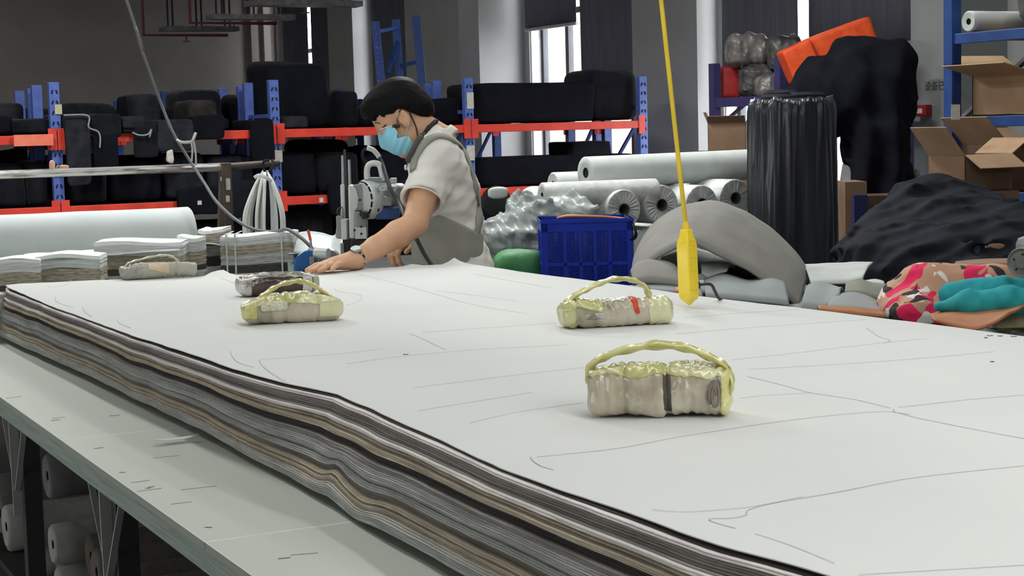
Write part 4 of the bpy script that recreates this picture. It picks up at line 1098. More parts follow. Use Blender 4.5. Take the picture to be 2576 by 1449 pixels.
patch(w2, v2, 'clear_tape', m_clear, lambda c, n: (c[:, 0] > -.075) & (c[:, 0] < -.03) & (c[:, 1] < 0) & (c[:, 2] < .036 + .1 * c[:, 0]) & (c[:, 2] > .02), .0012)
# rounded yellow weight
w3, v3 = weight('rounded yellow taped pattern weight in front of the dark brown one', 730, 815, 0.26, 0.222, 0.085, 0.066, m_wbeige, 17, taper=.42, topround=.42, crease=((-.02, .004), (.05, .003)))
patch(w3, v3, 'yellow_tape', m_ytape2, lambda c, n: (c[:, 2] > .046 - .1 * np.abs(c[:, 0])) & (n[:, 2] > .1), .002)
patch(w3, v3, 'green_tape', m_ytape, lambda c, n: (c[:, 0] < -.082) & (c[:, 2] > .015), .0025)
patch(w3, v3, 'crinkled_tape', m_whitecr, lambda c, n: (np.abs(c[:, 0] + .045) < .03) & (c[:, 1] < 0) & (c[:, 2] > .030) & (c[:, 2] < .05), .003)
patch(w3, v3, 'yellow_tape', m_ytape2, lambda c, n: (c[:, 0] > .055) & (c[:, 2] > .012), .0018)
handle(w3, [(-.085, 0, .040), (-.060, 0, .058), (-.03, 0, .078), (.01, 0, .086), (.04, 0, .080), (.07, 0, .060), (.098, 0, .036)], .024, m_ytape)
# dark brown weight
w4, v4 = weight('dark brown pattern weight with clear taped ends, nearest the worker\'s hand', 695, 746, 0.42, 0.215, 0.085, 0.058, m_wbrown, 23, taper=.22, topround=.45)
patch(w4, v4, 'clear_tape', m_clear, lambda c, n: (c[:, 0] < -.08), .002)
patch(w4, v4, 'clear_tape', m_clear, lambda c, n: (np.abs(c[:, 0] - .068) < .013), .002)
patch(w4, v4, 'clear_tape', m_clear, lambda c, n: (n[:, 2] > .55) & (np.abs(c[:, 0]) < .095), .003)
patch(w4, v4, 'grey_cloth_end', m_wgrey, lambda c, n: (c[:, 0] > .084), .0015)
MB().lathe([(0.002, 0), (0.0045, .001), (0.002, .002)], (-.078, -.0435, .034), (0, -1, 0), 12).build('metal_eyelet', m_steel, w4, local=True)
# far grey weight
w5, v5 = weight('grey cloth pattern weight with a cream tape patch, by the cut bundles', 392, 702, 0.40, 0.228, 0.08, 0.050, m_wgrey, 31, taper=.25, topround=.45, crease=((-.07, .003), (.045, .004)))
patch(w5, v5, 'cream_tape', m_creamtape, lambda c, n: (c[:, 1] < 0) & (c[:, 0] > -.036) & (c[:, 0] < .026) & (c[:, 2] > .02 - .3 * c[:, 0]) & (c[:, 2] < .046), .0015)
handle(w5, [(-.105, 0, .025), (-.085, 0, .046), (-.05, 0, .056), (0, 0, .064), (.035, 0, .062), (.055, 0, .050), (.058, 0, .040)], .014, m_whitecr, .003)
for w in (w1, w2, w3, w4, w5): del w['sz']

# ================================================================= yellow pendant socket
m_yel = mat('yellow_plastic', (255, 226, 64), .38, vs=25, col2=(250, 218, 56), coat=.2)
m_ycord = mat('yellow_cord', (240, 206, 52), .5)
pd = 3.80
tip, topc = P(1734, 768, pd), P(1726, 577, pd)
pk = thing('pendant_socket', 'yellow tapered socket box hanging on a yellow cord', 'pendant socket', tip)
ax = topc - tip; Lb = np.linalg.norm(ax); ax = ax / Lb
ex = RH - ax * (RH @ ax); ex /= np.linalg.norm(ex); ey = np.cross(ax, ex)
th0 = 0.86; ex2 = ex * math.cos(th0) + ey * math.sin(th0); ey2 = np.cross(ax, ex2)
secs = [(q, a * 1.13, b * 1.13) for q, a, b in [(0.0, .0015, .0015), (.02, .004, .0035), (.06, .011, .009), (.10, .0165, .0135), (.17, .0178, .0145), (.50, .0178, .0145), (.78, .0178, .0145), (.86, .0150, .0135), (.90, .0112, .011), (.99, .0098, .0095), (1.0, .008, .0075)]]
V = []; Fc = []; n = 32
for (q, a, b) in secs:
    for j in range(n):
        t_ = 2 * PI * j / n; c_, s_ = math.cos(t_), math.sin(t_); e_ = .22
        V.append(tip + ax * Lb * q + ex2 * a * math.copysign(abs(c_) ** e_, c_) + ey2 * b * math.copysign(abs(s_) ** e_, s_))
for i in range(len(secs) - 1):
    for j in range(n): Fc.append((i * n + j, i * n + (j + 1) % n, (i + 1) * n + (j + 1) % n, (i + 1) * n + j))
Fc += [tuple(range(n))[::-1], tuple((len(secs) - 1) * n + j for j in range(n))]
mesh_obj('socket_body', np.array(V), Fc, m_yel, pk, smooth=True, angle=38)
sc = MB()
for q in (.08, .2, .45, .62, .78, .84):
    for s in (-.6, .5):
        sc.lathe([(.0008, -.0004), (.0008, .0004)], tip + ax * Lb * q - ey2 * .0165 + ex2 * .0135 * s, -ey2, 6)
sc.build('screw_holes', mat('screw_dark', (90, 76, 20), .6), pk)
MB().lathe([(.010, 0), (.008, .012), (.0055, .02)], topc - ax * .002, ax, 14).build('cord_gland', m_ycord, pk, smooth=True, angle=40)
q0 = P(1663, 0, pd); cd = q0 - topc; q1 = topc + cd * (ZC - topc[2]) / cd[2]
MB().tube([topc, topc + cd * .3, q0, q1], .0052, 10).build('cord', m_ycord, pk, smooth=True)
bp = tip + ax * Lb * .26
pg = MB().lathe([(.012, 0), (.014, .006), (.014, .028), (.008, .036)], bp + ex2 * .018, ex2 + ey2 * .5, 16).build('plug', m_hole, pk, smooth=True, angle=40)
pts = [bp + ex2 * .05 + ey2 * .012, P(1786, 715, pd + .06), P(1798, 732, pd + .09), P(1806, 748, pd + .12), P(1820, 757, pd + .2)]
MB().tube(spline(pts, 6), .0036, 8).build('plug_cable', m_cable, pk, smooth=True)
# ================================================================= worker
m_skin = mat('skin', (214, 170, 138), .55, vs=14, col2=(204, 156, 124), spec=.35)
m_hair = mat('black_hair', (20, 19, 20), .6, vs=60, stretch=(1, 1, 4), col2=(12, 12, 14), bump=.12, bs=90, spec=.1)
m_shirt = mat('white_tshirt', (226, 224, 218), .9, vs=6, col2=(218, 216, 210), bump=.06, bs=24)
m_apron = mat('grey_apron_cloth', (152, 152, 142), .92, vs=8, col2=(140, 140, 131), bump=.12, bs=30)
m_trou = mat('dark_trousers', (44, 46, 54), .9)
m_mask = mat('blue_face_mask', (150, 218, 244), .8, vs=10, col2=(140, 210, 240))
m_maskw = mat('mask_white_edge', (222, 228, 232), .8)
m_watch = mat('steel_watch', (200, 192, 170), .25, .9, vs=120, col2=(90, 84, 70), ramp=(.45, .55))
m_blk = mat('black_plastic', (24, 24, 26), .4)

fA, rA, uA = -RH, FH, np.array((0, 0, 1.0))
B0 = P(1135, 690, 5.60)
feet = np.array((B0[0] + .02, B0[1] + .02, 0.0))
person = thing('person', 'worker in white t-shirt, grey apron and blue face mask, one hand flat on the stack', 'person', feet)
def pp(f, r, z): return np.array((B0[0], B0[1], 0)) + fA * f + rA * r + uA * z
TZ = np.array([.60, .80, .92, 1.04, 1.12, 1.21, 1.28, 1.33, 1.372, 1.405, 1.43])
TC = np.array([.0, .0, .002, .005, .010, .016, .023, .030, .036, .040, .045])
TA = np.array([.125, .128, .126, .120, .122, .120, .108, .090, .066, .036, .01])
TB = np.array([.165, .172, .168, .152, .156, .176, .184, .166, .105, .05, .01])
def torso(off, za, zb, flare=0.0, ta=None):
    A_ = TA if ta is None else ta
    def fn(X, Y, Z):
        dx, dy = X - B0[0], Y - B0[1]
        f = dx * fA[0] + dy * fA[1]; r = dx * rA[0] + dy * rA[1]
        a = np.interp(Z, TZ, A_) + off + flare * np.maximum(.9 - Z, 0); b = np.interp(Z, TZ, TB) + off + flare * np.maximum(.9 - Z, 0); c = np.interp(Z, TZ, TC)
        q = np.sqrt(((f - c) / a) ** 2 + (r / b) ** 2) + 1e-6
        d = (q - 1) * np.minimum(a, b)
        return np.maximum(d * .8, np.maximum(za - Z, Z - zb))
    return fn
tlo, thi = np.array((B0[0] - .36, B0[1] - .36, .3)), np.array((B0[0] + .36, B0[1] + .36, 1.45))

# head frame
pit = math.radians(38)
fh = fA * math.cos(pit) - uA * math.sin(pit); uh = uA * math.cos(pit) + fA * math.sin(pit); rh = rA
HA = np.array([fh, uh, rh]); H0 = P(1017, 299, 5.575)
def hd(f, u, r=0.0): return H0 + fh * f + uh * u + rh * r
neckA, neckB = P(1102, 356, 5.59), P(1046, 318, 5.575)
SL, EL, WL = P(1092, 398, 5.43), P(1044, 564, 5.27), P(890, 655, 5.065)
SR, ER, WR = P(1085, 390, 5.77), P(1165, 566, 5.86), P(1042, 604, 5.72)
K_, T_ = P(838, 664, 5.02), P(779, 687, 4.93)
hlo = np.array((1.60, 4.50, 0.0)); hhi = np.array((2.78, 5.62, 1.66))
body = Vol(hlo, hhi, .0045)
body.put(torso(-.030, .78, 1.40), tlo, thi, 0, 'u')
body.chain([neckA, neckB, hd(-.01, .0)], [.062, .055, .055], .02)
# legs
for s in (-1, 1):
    body.chain([pp(0, s * .085, .86), pp(.02, s * .095, .48), pp(-.01, s * .10, .09)], [.085, .055, .038], .03)
    body.chain([pp(-.03, s * .10, .05), pp(.14, s * .11, .035)], [.04, .032], .02)
# skull and face
body.ell(hd(-.004, .045), (.094, .090, .075), HA, .01)
body.ell(hd(.034, -.026), (.062, .072, .060), HA, .02)
body.ell(hd(.070, -.082), (.022, .018, .024), HA, .02)
body.cone(hd(.02, -.06, -.045), hd(.065, -.083, -.01), .016, .018, .02); body.cone(hd(.02, -.06, .045), hd(.065, -.083, .01), .016, .018, .02)
body.cone(hd(.088, .018), hd(.103, -.022), .008, .012, .012); body.ell(hd(.097, -.028), (.012, .009, .017), HA, .01)
body.cone(hd(.080, .032, -.030), hd(.080, .032, .030), .012, .012, .015)
for s in (-1, 1):
    body.ell(hd(.078, .008, s * .031), (.011, .011, .015), HA, .008)                    # lowered lid
    body.ell(hd(.062, -.016, s * .045), (.022, .018, .016), HA, .02)                     # cheekbone
    body.ell(hd(-.004, .002, s * .076), (.020, .032, .011), HA, .006)                    # ear
    body.ell(hd(-.001, .006, s * .088), (.010, .019, .007), HA, .004, 's')
    body.ell(hd(.004, -.020, s * .078), (.009, .010, .007), HA, .006)
    body.cone(hd(.008, .002, s * .078), hd(.010, -.008, s * .078), .005, .005, .004)
body.cone(hd(.092, -.048, -.020), hd(.092, -.048, .020), .008, .008, .01)                # lips
body.cone(hd(.090, -.058, -.016), hd(.090, -.058, .016), .008, .008, .01)
# left arm
u1 = SL + (EL - SL) * .5; f1 = EL + (WL - EL) * .28; f2 = EL + (WL - EL) * .65
body.chain([SL + rA * .03, SL, u1, EL, f1, f2, WL], [.060, .052, .047, .0405, .0425, .034, .0265], .012)
# left hand, lying flat
t_ = T_ - K_; tl = np.linalg.norm(t_); t_ = t_ / tl; lh = np.cross(uA, t_); lh /= np.linalg.norm(lh)
if lh @ FH < 0: lh = -lh
nh = np.cross(t_, lh); nh = nh if nh[2] > 0 else -nh
def hand(W, K, t, l, n, vol, curl=0.0, flat=True):
    base = [(.030, .002, .080, .10), (.010, .007, .090, .03), (-.010, .002, .084, -.05), (-.029, -.010, .068, -.13)]
    for i, (a, b, L, sp) in enumerate(base):
        kb = K + l * a + t * b
        vol.cone(W + l * a * .55 + t * .004, kb, .0165, .0120, .014)
        dr = t + l * sp; dr = dr / np.linalg.norm(dr)
        rr = (.0088, .0092, .0088, .0078)[i]
        pts = [kb]; ang = [.10, -.16, -.30] if flat else [-.7, -1.6, -2.3]
        for q, (fr, an) in enumerate(zip((.46, .30, .24), ang)):
            pts.append(pts[-1] + (dr * math.cos(an) + n * math.sin(an)) * L * fr)
        if flat:
            for q in range(1, 4): pts[q][2] = max(pts[q][2], ZTOP + .0045 + rr * .9)
        vol.chain(pts, [rr + .0015, rr + .0004, rr, rr * .82], .004)
    tb = W + t * .022 + l * .026 - n * .004
    tp = [tb, tb + (t * .6 + l * .75) * .038, tb + (t * .85 + l * .80) * .062 - n * .004, tb + (t * 1.0 + l * .70) * .085 - n * .008]
    if flat: tp = [np.array((p[0], p[1], max(p[2], ZTOP + .014))) for p in tp]
    vol.chain(tp, [.0165, .0125, .0105, .0085], .010)
    vol.cone(W - t * .01, K - t * .01, .0245, .017, .02)
hand(WL, K_, t_, lh, nh, body)
# right arm and hand reaching for the machine
body.chain([SR - rA * .03, SR, SR + (ER - SR) * .5, ER, ER + (WR - ER) * .3, WR], [.058, .052, .046, .041, .042, .027], .012)
tr = (WR - ER) / np.linalg.norm(WR - ER); lr = np.cross(uA, tr); lr /= np.linalg.norm(lr); lr = -lr if lr @ FH > 0 else lr
nr_ = np.cross(tr, lr); nr_ = nr_ if nr_[2] > 0 else -nr_
hand(WR, WR + tr * .075, tr, lr, nr_, body, flat=False)
skin = body.build('body', m_skin, person, relax=1)
t_skin = bvh(body.VQ)

# hair
hv = Vol(H0 - .2, H0 + .2, .0035)
hv.ell(hd(-.005, .043), (.108, .102, .087), HA, 0)
hv.ell(hd(.052, .089), (.051, .046, .060), HA, .03)
hv.ell(hd(-.062, .0), (.05, .06, .066), HA, .02)
hX = np.meshgrid(*[hv.lo[i] + hv.h * np.arange(hv.n[i]) for i in range(3)], indexing='ij')
hf = sum((hX[i] - H0[i]) * fh[i] for i in range(3)); hu = sum((hX[i] - H0[i]) * uh[i] for i in range(3)); hr = sum((hX[i] - H0[i]) * rh[i] for i in range(3))
tuft = .006 * np.sin(hr * 190 + hu * 60) + .004 * np.sin(hr * 410 + hf * 90)
rem = np.maximum((hu - .018 - .55 * hf + tuft * (hf > .04)) / 1.14, -((hf + .013) - .5 * (hu - .028)) / 1.118)
hv.d = np.maximum(hv.d, -rem); hv.d = np.maximum(hv.d, (-.052 - hu) * .9)
hv.d += .0018 * wob(hf, hu, hr, 70, 3, (.35, .8, 1.6)) + .010 * np.clip(1 - rem / .035, 0, 1) ** 2 * np.clip((.075 - hf) / .02, .15, 1)
hv.d = np.maximum(hv.d, -(np.sqrt((hf + .002) ** 2 / .026 ** 2 + (hu - .0) ** 2 / .036 ** 2) - 1) * .02)   # free ears
hv.d = hv.d.astype(np.float32)
hv.build('hair', m_hair, person, relax=1)

# the far eye, mirrored
eb = [hd(.0895 - .0035 * q * q, .0045 - .004 * q - .004 * (q > 1), .018 + .013 * q) for q in (0, .7, 1.4, 2.0)]
MB().tube(spline(eb, 5), .0014, 6).build('eyelid_line', m_hair, person, smooth=True)
bw = [hd(.0935 - .004 * q * q, .030 + .004 * math.sin(q), .012 + .014 * q) for q in (0, .7, 1.4, 2.1)]
MB().tube(spline(bw, 5), .0026, 6).build('eyebrow', m_hair, person, smooth=True)

# shirt
sv = Vol((B0[0] - .55, B0[1] - .55, .80), (B0[0] + .42, B0[1] + .5, 1.52), .0055)
sv.put(torso(.0, .84, 1.425), tlo, thi, 0, 'u')
sd = (EL - SL) / np.linalg.norm(EL - SL)
hem = SL + sd * .185
sv.capcone(SL + rA * .06 - sd * .02, hem, .070, .071, .03); sv.ell(SL + rA * .01, (.080, .080, .078), None, .05)
sdr = (ER - SR) / np.linalg.norm(ER - SR)
sv.capcone(SR - rA * .06 - sdr * .02, SR + sdr * .19, .066, .068, .03); sv.ell(SR - rA * .015, (.075, .075, .075), None, .05)
sv.ell(pp(-.015, 0, .93), (.13, .165, .11), np.array([fA, rA, uA]), .03)
sv.capcone(P(1112, 364, 5.59), P(1094, 341, 5.585), .080, .067, .02)
sv.capcone(P(1095, 350, 5.59), P(1040, 306, 5.58), .058, .060, 0.004, 's')
sX = np.meshgrid(*[sv.lo[i] + sv.h * np.arange(sv.n[i]) for i in range(3)], indexing='ij')
sf = (sX[0] - B0[0]) * fA[0] + (sX[1] - B0[1]) * fA[1]; sr_ = (sX[0] - B0[0]) * rA[0] + (sX[1] - B0[1]) * rA[1]
fold = np.sin((sX[2] * 42 + sf * 46) + 2.2 * np.sin(sf * 17 + sX[2] * 8)) * np.exp(-((sX[2] - 1.13) / .08) ** 2) + .6 * np.sin(sX[2] * 25 - sf * 50 + 1.6 * np.sin(sX[2] * 21)) * np.exp(-((sX[2] - 1.25) / .1) ** 2)
sv.d += (.0048 * fold + .002 * wob(sX[0], sX[1], sX[2], 14, 5) + .016 * (crumple(sf * .8 + sX[2] * .4, sr_, sX[2] - sf * .5, 15, 41, 6) - .5)).astype(np.float32)
# sleeve opening
sv.cone(hem - sd * .010, hem + sd * .05, .058, .064, .004, 's')
sv.build('t_shirt', m_shirt, person, relax=1)
t_shirt = bvh(sv.VQ)
both = lambda px, py, off: min([h for h in (hit(t_skin, px, py, off), hit(t_shirt, px, py, off)) if h is not None], key=lambda h: np.dot(h[0] - CAM, _F), default=None)
MB().tube([hem + (np.cos(a) * np.cross(sd, rA) / np.linalg.norm(np.cross(sd, rA)) + np.sin(a) * np.cross(sd, np.cross(sd, rA)) / np.linalg.norm(np.cross(sd, rA))) * .0685 - sd * .003 for a in np.linspace(0, 2 * PI, 30)], .0026, 6, cap=False).build('sleeve_hem', m_shirt, person, smooth=True)

# apron skirt with a slanting top edge, shoulder straps
av = Vol((B0[0] - .5, B0[1] - .5, .40), (B0[0] + .5, B0[1] + .5, 1.3), .007)
TA2 = TA + .004
av.put(torso(.006, .44, 1.26, .10), tlo, thi, 0, 'u')
e1 = P(1093, 530, 5.45); e2 = P(1219, 596, 5.45)
dd = e2 - e1; nn = np.cross(dd, rA); nn = nn if nn[2] > 0 else -nn
av.cut(e1, nn, .0)
aX = np.meshgrid(*[av.lo[i] + av.h * np.arange(av.n[i]) for i in range(3)], indexing='ij')
af = (aX[0] - B0[0]) * fA[0] + (aX[1] - B0[1]) * fA[1]; ar = (aX[0] - B0[0]) * rA[0] + (aX[1] - B0[1]) * rA[1]
av.d += (.004 * np.sin(af * 60 + 3 * np.sin(aX[2] * 9) + ar * 30) * np.clip((1.08 - aX[2]) / .3, 0, 1) + .0035 * wob(aX[0], aX[1], aX[2], 12, 8)).astype(np.float32)
av.d = np.maximum(av.d, (-.112 - af)).astype(np.float32)
av.build('apron', m_apron, person, relax=1)
def strap(path, w, m, name, off=.004, th=.004, tree=None):
    S = spline([(x, y, 0) for x, y in path], 5); pts = []; ns = []
    for x, y, _ in S:
        h = both(x, y, off) if tree is None else hit(tree, x, y, off)
        if h is None: continue
        pts.append(h[0]); ns.append(h[1])
    if len(pts) < 3: return
    pts = np.array(pts); ns = np.array(ns)
    for _ in range(3):
        pts[1:-1] = .5 * pts[1:-1] + .25 * (pts[:-2] + pts[2:]); ns[1:-1] = .5 * ns[1:-1] + .25 * (ns[:-2] + ns[2:])
    mb = MB(); ribbon(mb, pts, ns, w, th); return mb.build(name, m, person, smooth=True)
strap([(1040, 430), (1044, 402), (1052, 384), (1066, 364), (1089, 346), (1113, 343), (1137, 352), (1158, 368), (1170, 388), (1184, 425), (1196, 470), (1203, 504), (1205, 535), (1202, 565), (1198, 592)], .030, m_apron, 'apron_strap')
strap([(1150, 356), (1172, 374), (1184, 394), (1196, 420)], .016, m_apron, 'apron_strap', .006)
m_pocket = mat('apron_seam', (128, 128, 120), .9)

def surf(path, r, name, m, off=.002, trees=None, n=5):
    pts = []
    for x, y, _ in spline([(x, y, 0) for x, y in path], n):
        hs = [h for h in (hit(t, x, y, off) for t in (trees or (t_skin,))) if h is not None]
        if hs: pts.append(min(hs, key=lambda h: np.dot(h[0] - CAM, _F))[0])
    if len(pts) > 2:
        pts = np.array(pts); pts[1:-1] = .5 * pts[1:-1] + .25 * (pts[:-2] + pts[2:])
        return MB().tube(pts, r, 8).build(name, m, person, smooth=True)
surf([(961, 323), (964, 320), (968, 317), (971, 313)], .0018, 'eyelid_line', m_hair, .0005)
surf([(944, 308), (950, 309), (957, 311)], .0022, 'eyebrow', mat('dark_brow', (112, 86, 68), .8), .0003)
# mask
kv = Vol(hd(.06, -.04) - .12, hd(.06, -.04) + .12, .003)
kv.ell(hd(.043, -.036), (.068, .068, .081), HA, 0)
kv.cone(hd(.086, .018), hd(.106, -.022), .011, .015, .02)
kX = np.meshgrid(*[kv.lo[i] + kv.h * np.arange(kv.n[i]) for i in range(3)], indexing='ij')
kf = sum((kX[i] - H0[i]) * fh[i] for i in range(3)); ku = sum((kX[i] - H0[i]) * uh[i] for i in range(3)); kr = sum((kX[i] - H0[i]) * rh[i] for i in range(3))
kv.d += (.0022 * np.sin((ku + .5 * (kf - .05)) * 2 * PI / .024 + 1) * np.clip((.1 - kf) / .03, 0, 1)).astype(np.float32)
kv.d = np.maximum(kv.d, (ku - (.0255 + (kf - .086) * .5)) * .9)
edge = .040 - .016 * np.clip((-.040 - ku) / .012, 0, 1) + .014 * np.exp(-((ku + .036) / .010) ** 2)
kv.d = np.maximum(kv.d, (edge - kf) * .8); kv.d = np.maximum(kv.d, (-.093 - ku)).astype(np.float32)
kv.build('face_mask', m_mask, person, relax=1)
tk = bvh(kv.VQ)
surf([(956, 326), (966, 322), (978, 320), (989, 318)], .0022, 'mask_top_edge', m_maskw, .002, (tk, t_skin))
surf([(989, 319), (998, 333), (1006, 346), (1010, 348)], .0014, 'mask_side_edge', m_maskw, .001, (tk, t_skin))
surf([(1022, 341), (1024, 328), (1027, 316), (1028, 309)], .0016, 'ear_loop', m_maskw, .002)
surf([(1027, 341), (1030, 356), (1031, 371)], .0014, 'mask_side_edge', m_maskw, .001, (tk, t_skin))
# headset, its cable and the neck strap
surf([(1003, 284), (1001, 296), (998, 310)], .0022, 'headset_boom', m_steel, .003)
h_ = hit(t_skin, 997, 317, .006)
if h_ is not None: MB().soft(h_[0], (.014, .012, .026), 2, .6, .0, ax=np.array([rA, uA, fA])).build('headset_microphone', m_blk, person, smooth=True)
surf([(1004, 283), (1010, 275), (1020, 273), (1029, 280), (1034, 292), (1041, 306), (1047, 322), (1050, 338), (1050, 350)], .0024, 'headset_cable', mat('dark_brown_cable', (60, 42, 40), .5), .003)
surf([(1096, 306), (1086, 316), (1074, 330), (1062, 345), (1054, 362), (1046, 377), (1037, 390), (1030, 403)], .0085, 'neck_strap', mat('dark_strap', (38, 34, 36), .7), .004, (t_skin, t_shirt))
surf([(1060, 350), (1050, 368), (1040, 388), (1031, 404)], .0115, 'neck_speaker', mat('dark_grey_strap', (70, 68, 68), .7), .006, (t_skin, t_shirt))
MB().lathe([(.002, 0), (.005, .003), (.006, .012), (.003, .018)], P(1021, 428, 5.46), (.1, .2, 1), 10).build('clip_light', m_maskw, person, smooth=True)
surf([(1030, 404), (1026, 416), (1023, 428)], .0015, 'clip_cord', m_blk, .003, (t_skin, t_shirt))
h_ = hit(t_shirt, 1044, 476, .0)
if h_ is not None: MB().lathe([(.004, -.001), (.004, .0012)], h_[0], h_[1], 8).build('sleeve_mark', m_blk, person)
# watch
wa = (WL - EL) / np.linalg.norm(WL - EL); wc = WL - wa * .012
w1_ = np.cross(wa, (0, 0, 1)); w1_ /= np.linalg.norm(w1_); w2_ = np.cross(w1_, wa)
mb = MB(); n = 40; V = []
for q in (-1, -.8, .8, 1):
    for j in range(n):
        a = 2 * PI * j / n; rr = (.0325 if abs(q) < 1 else .030) + .0006 * (j % 2)
        V.append(wc + wa * .0085 * q + (w1_ * math.cos(a) + w2_ * math.sin(a) * .98) * rr)
mb.add(V, [(i * n + j, i * n + (j + 1) % n, (i + 1) * n + (j + 1) % n, (i + 1) * n + j) for i in range(3) for j in range(n)])
wo = mb.build('wrist_watch', m_watch, person, smooth=False)
wn = (w2_ * .85 - FH * .5); wn -= wa * (wn @ wa); wn /= np.linalg.norm(wn)
MB().lathe([(.016, 0), (.0175, .002), (.0165, .007), (.014, .0085)], wc + wn * .030, wn, 24).build('watch_case', m_steel, wo, smooth=True, angle=40)
MB().lathe([(.0135, .0082), (.0135, .0092)], wc + wn * .030, wn, 20).build('watch_dial', m_maskw, wo)
# trousers and shoes (hidden behind the table from here)
tv = Vol((B0[0] - .3, B0[1] - .3, .05), (B0[0] + .3, B0[1] + .3, .95), .012)
tv.put(torso(-.006, .78, .93), tlo, thi, 0, 'u')
for s in (-1, 1): tv.chain([pp(0, s * .085, .86), pp(.02, s * .095, .48), pp(-.01, s * .10, .10)], [.10, .075, .062], .02)
tv.build('trousers', m_trou, person, relax=1)
for s in (-1, 1):
    MB().soft(pp(.045, s * .105, .045), (.27, .10, .09), 3, .7, .01, ax=np.array([fA, rA, uA])).build('shoe', m_blk, person, smooth=True)
# ================================================================= straight knife cutting machine
m_mgrey = mat('machine_light_grey', (206, 210, 210), .38, .15, vs=12, col2=(196, 200, 200))
m_mgrey2 = mat('machine_mid_grey', (150, 154, 154), .4, .3, vs=12, col2=(140, 144, 144))
m_mwhite = mat('machine_white', (224, 226, 224), .4)
m_mblue = mat('machine_blue', (46, 80, 140), .4)
md = 5.70
mc = thing('cloth_cutting_machine', 'grey upright knife cutting machine with round motor, just left of the worker', 'cutting machine', (*P(905, 600, md)[:2], ZTAB))
def pb(x0, y0, x1, y1, d0, d1, name, m, bevel=.004, par=None):
    """upright block covering the picked rectangle between depths d0 and d1"""
    mb = MB(); a = P(x0, y0, d0); b = P(x1, y1, d0)
    w = float((P(x1, y0, d0) - P(x0, y0, d0)) @ RH); zt = P((x0 + x1) / 2, y0, d0)[2]; zb = P((x0 + x1) / 2, y1, d0)[2]
    c = (P(x0, (y0 + y1) / 2, d0) + P(x1, (y0 + y1) / 2, d0)) / 2; c = c + FH * (d1 - d0) / 2; c[2] = (zt + zb) / 2
    mb.box(c, (abs(w), d1 - d0, zt - zb), np.array([RH, FH, uA])); return mb.build(name, m, par or mc, bevel=bevel)
def rod(x0, y0, x1, y1, d, r, name, m, n=12):
    return MB().tube([P(x0, y0, d), P(x1, y1, d)], r, n).build(name, m, mc, smooth=True, angle=50)
rod(862, 391, 863, 470, md + .01, .0058, 'lift_rod', m_steel); rod(878, 402, 880, 470, md - .01, .0052, 'lift_rod', m_steel)
pb(867.5, 376, 872.5, 600, md + .015, md + .03, 'knife_slot', m_legdk, .001)
pb(857, 464, 867, 552, md - .01, md + .03, 'front_rail', m_mgrey)
poly = [(845, 544), (856, 542), (866, 550), (875, 552), (875, 603), (846, 601), (843, 592), (846, 570)]
def pprism(poly, d, dep, name, m, bevel=.003, par=None):
    o = P(poly[0][0], poly[0][1], d); pl = []
    for x, y in poly:
        q = P(x, y, d) - o; pl.append((q @ RH, q[2]))
    mb = MB(); mb.prism(pl, o, RH, uA, FH, dep); return mb.build(name, m, par or mc, bevel=bevel)
pprism(poly, md - .02, .05, 'presser_block', m_mgrey2)
pb(858, 552, 872, 603, md - .028, md - .01, 'presser_plate', m_mgrey, .002)
pprism([(845, 530), (852, 522), (862, 520), (863, 536), (856, 548), (848, 540)], md - .01, .02, 'presser_lever', m_blk)
pprism([(858, 522), (863, 524), (866, 545), (858, 548), (856, 540)], md - .02, .012, 'lever_bracket', m_steel)
pprism([(875, 464), (887, 466), (897, 478), (902, 500), (900, 524), (893, 532), (892, 552), (892, 602), (877, 602)], md - .035, .07, 'gear_housing', m_mgrey, .006)
pprism([(887, 466), (905, 462), (914, 470), (918, 505), (912, 530), (893, 532), (900, 524), (902, 500), (897, 478)], md - .03, .065, 'housing_shoulder', m_mgrey2, .004)
pprism([(892, 532), (905, 532), (906, 545), (922, 548), (922, 600), (892, 602)], md - .03, .06, 'lower_housing', m_mgrey2, .004)
pb(893, 572, 922, 601, md - .034, md - .03, 'lower_cover', m_mgrey, .001)
# motor with its vent ring
axm = RH * .80 + FH * .60; axm /= np.linalg.norm(axm)
c0 = P(917, 502, md - .01)
R_ = .068
MB().lathe([(.03, -.012), (R_ * .82, -.012), (R_ * .95, -.004), (R_, .004), (R_, .030), (R_ * .97, .036), (.05, .036)], c0, axm, 40).build('vent_ring', m_mgrey, mc, smooth=True, angle=35)
MB().lathe([(R_ * .9, .034), (R_ * .9, .045), (R_ * .72, .05), (R_ * .70, .115), (R_ * .74, .12), (R_ * .74, .15), (R_ * .6, .172), (.012, .178)], c0, axm, 36).build('motor_body', m_mgrey2, mc, smooth=True, angle=30)
e1_ = np.cross(axm, uA); e1_ /= np.linalg.norm(e1_); e2_ = np.cross(e1_, axm); e2_ = e2_ if e2_[2] > 0 else -e2_
vb = None
for j in range(14):
    a = 2 * PI * j / 14 + .2
    rr = e1_ * math.cos(a) + e2_ * math.sin(a); tt = -e1_ * math.sin(a) + e2_ * math.cos(a)
    MB().box(c0 + rr * R_ * .885 - axm * .0085, (.0035, .019, .006), np.array([rr, tt, axm])).build('vent_slot', m_hole, mc)
for j in range(6):
    a = 2 * PI * j / 6 + .5; rr = e1_ * math.cos(a) + e2_ * math.sin(a); tt = -e1_ * math.sin(a) + e2_ * math.cos(a)
    MB().box(c0 + rr * R_ * 1.0 + axm * .017, (.003, .012, .005), np.array([rr, tt, axm])).build('side_slot', m_hole, mc)
pb(945, 521, 1003, 552, md - .03, md + .02, 'blue_plate', m_mblue, .006)
pprism([(944, 462), (975, 460), (978, 478), (948, 482)], md - .075, .003, 'rating_plate', mat('rating_plate', (196, 206, 208), .5, vs=90, col2=(120, 130, 136), ramp=(.5, .56)), .0005)
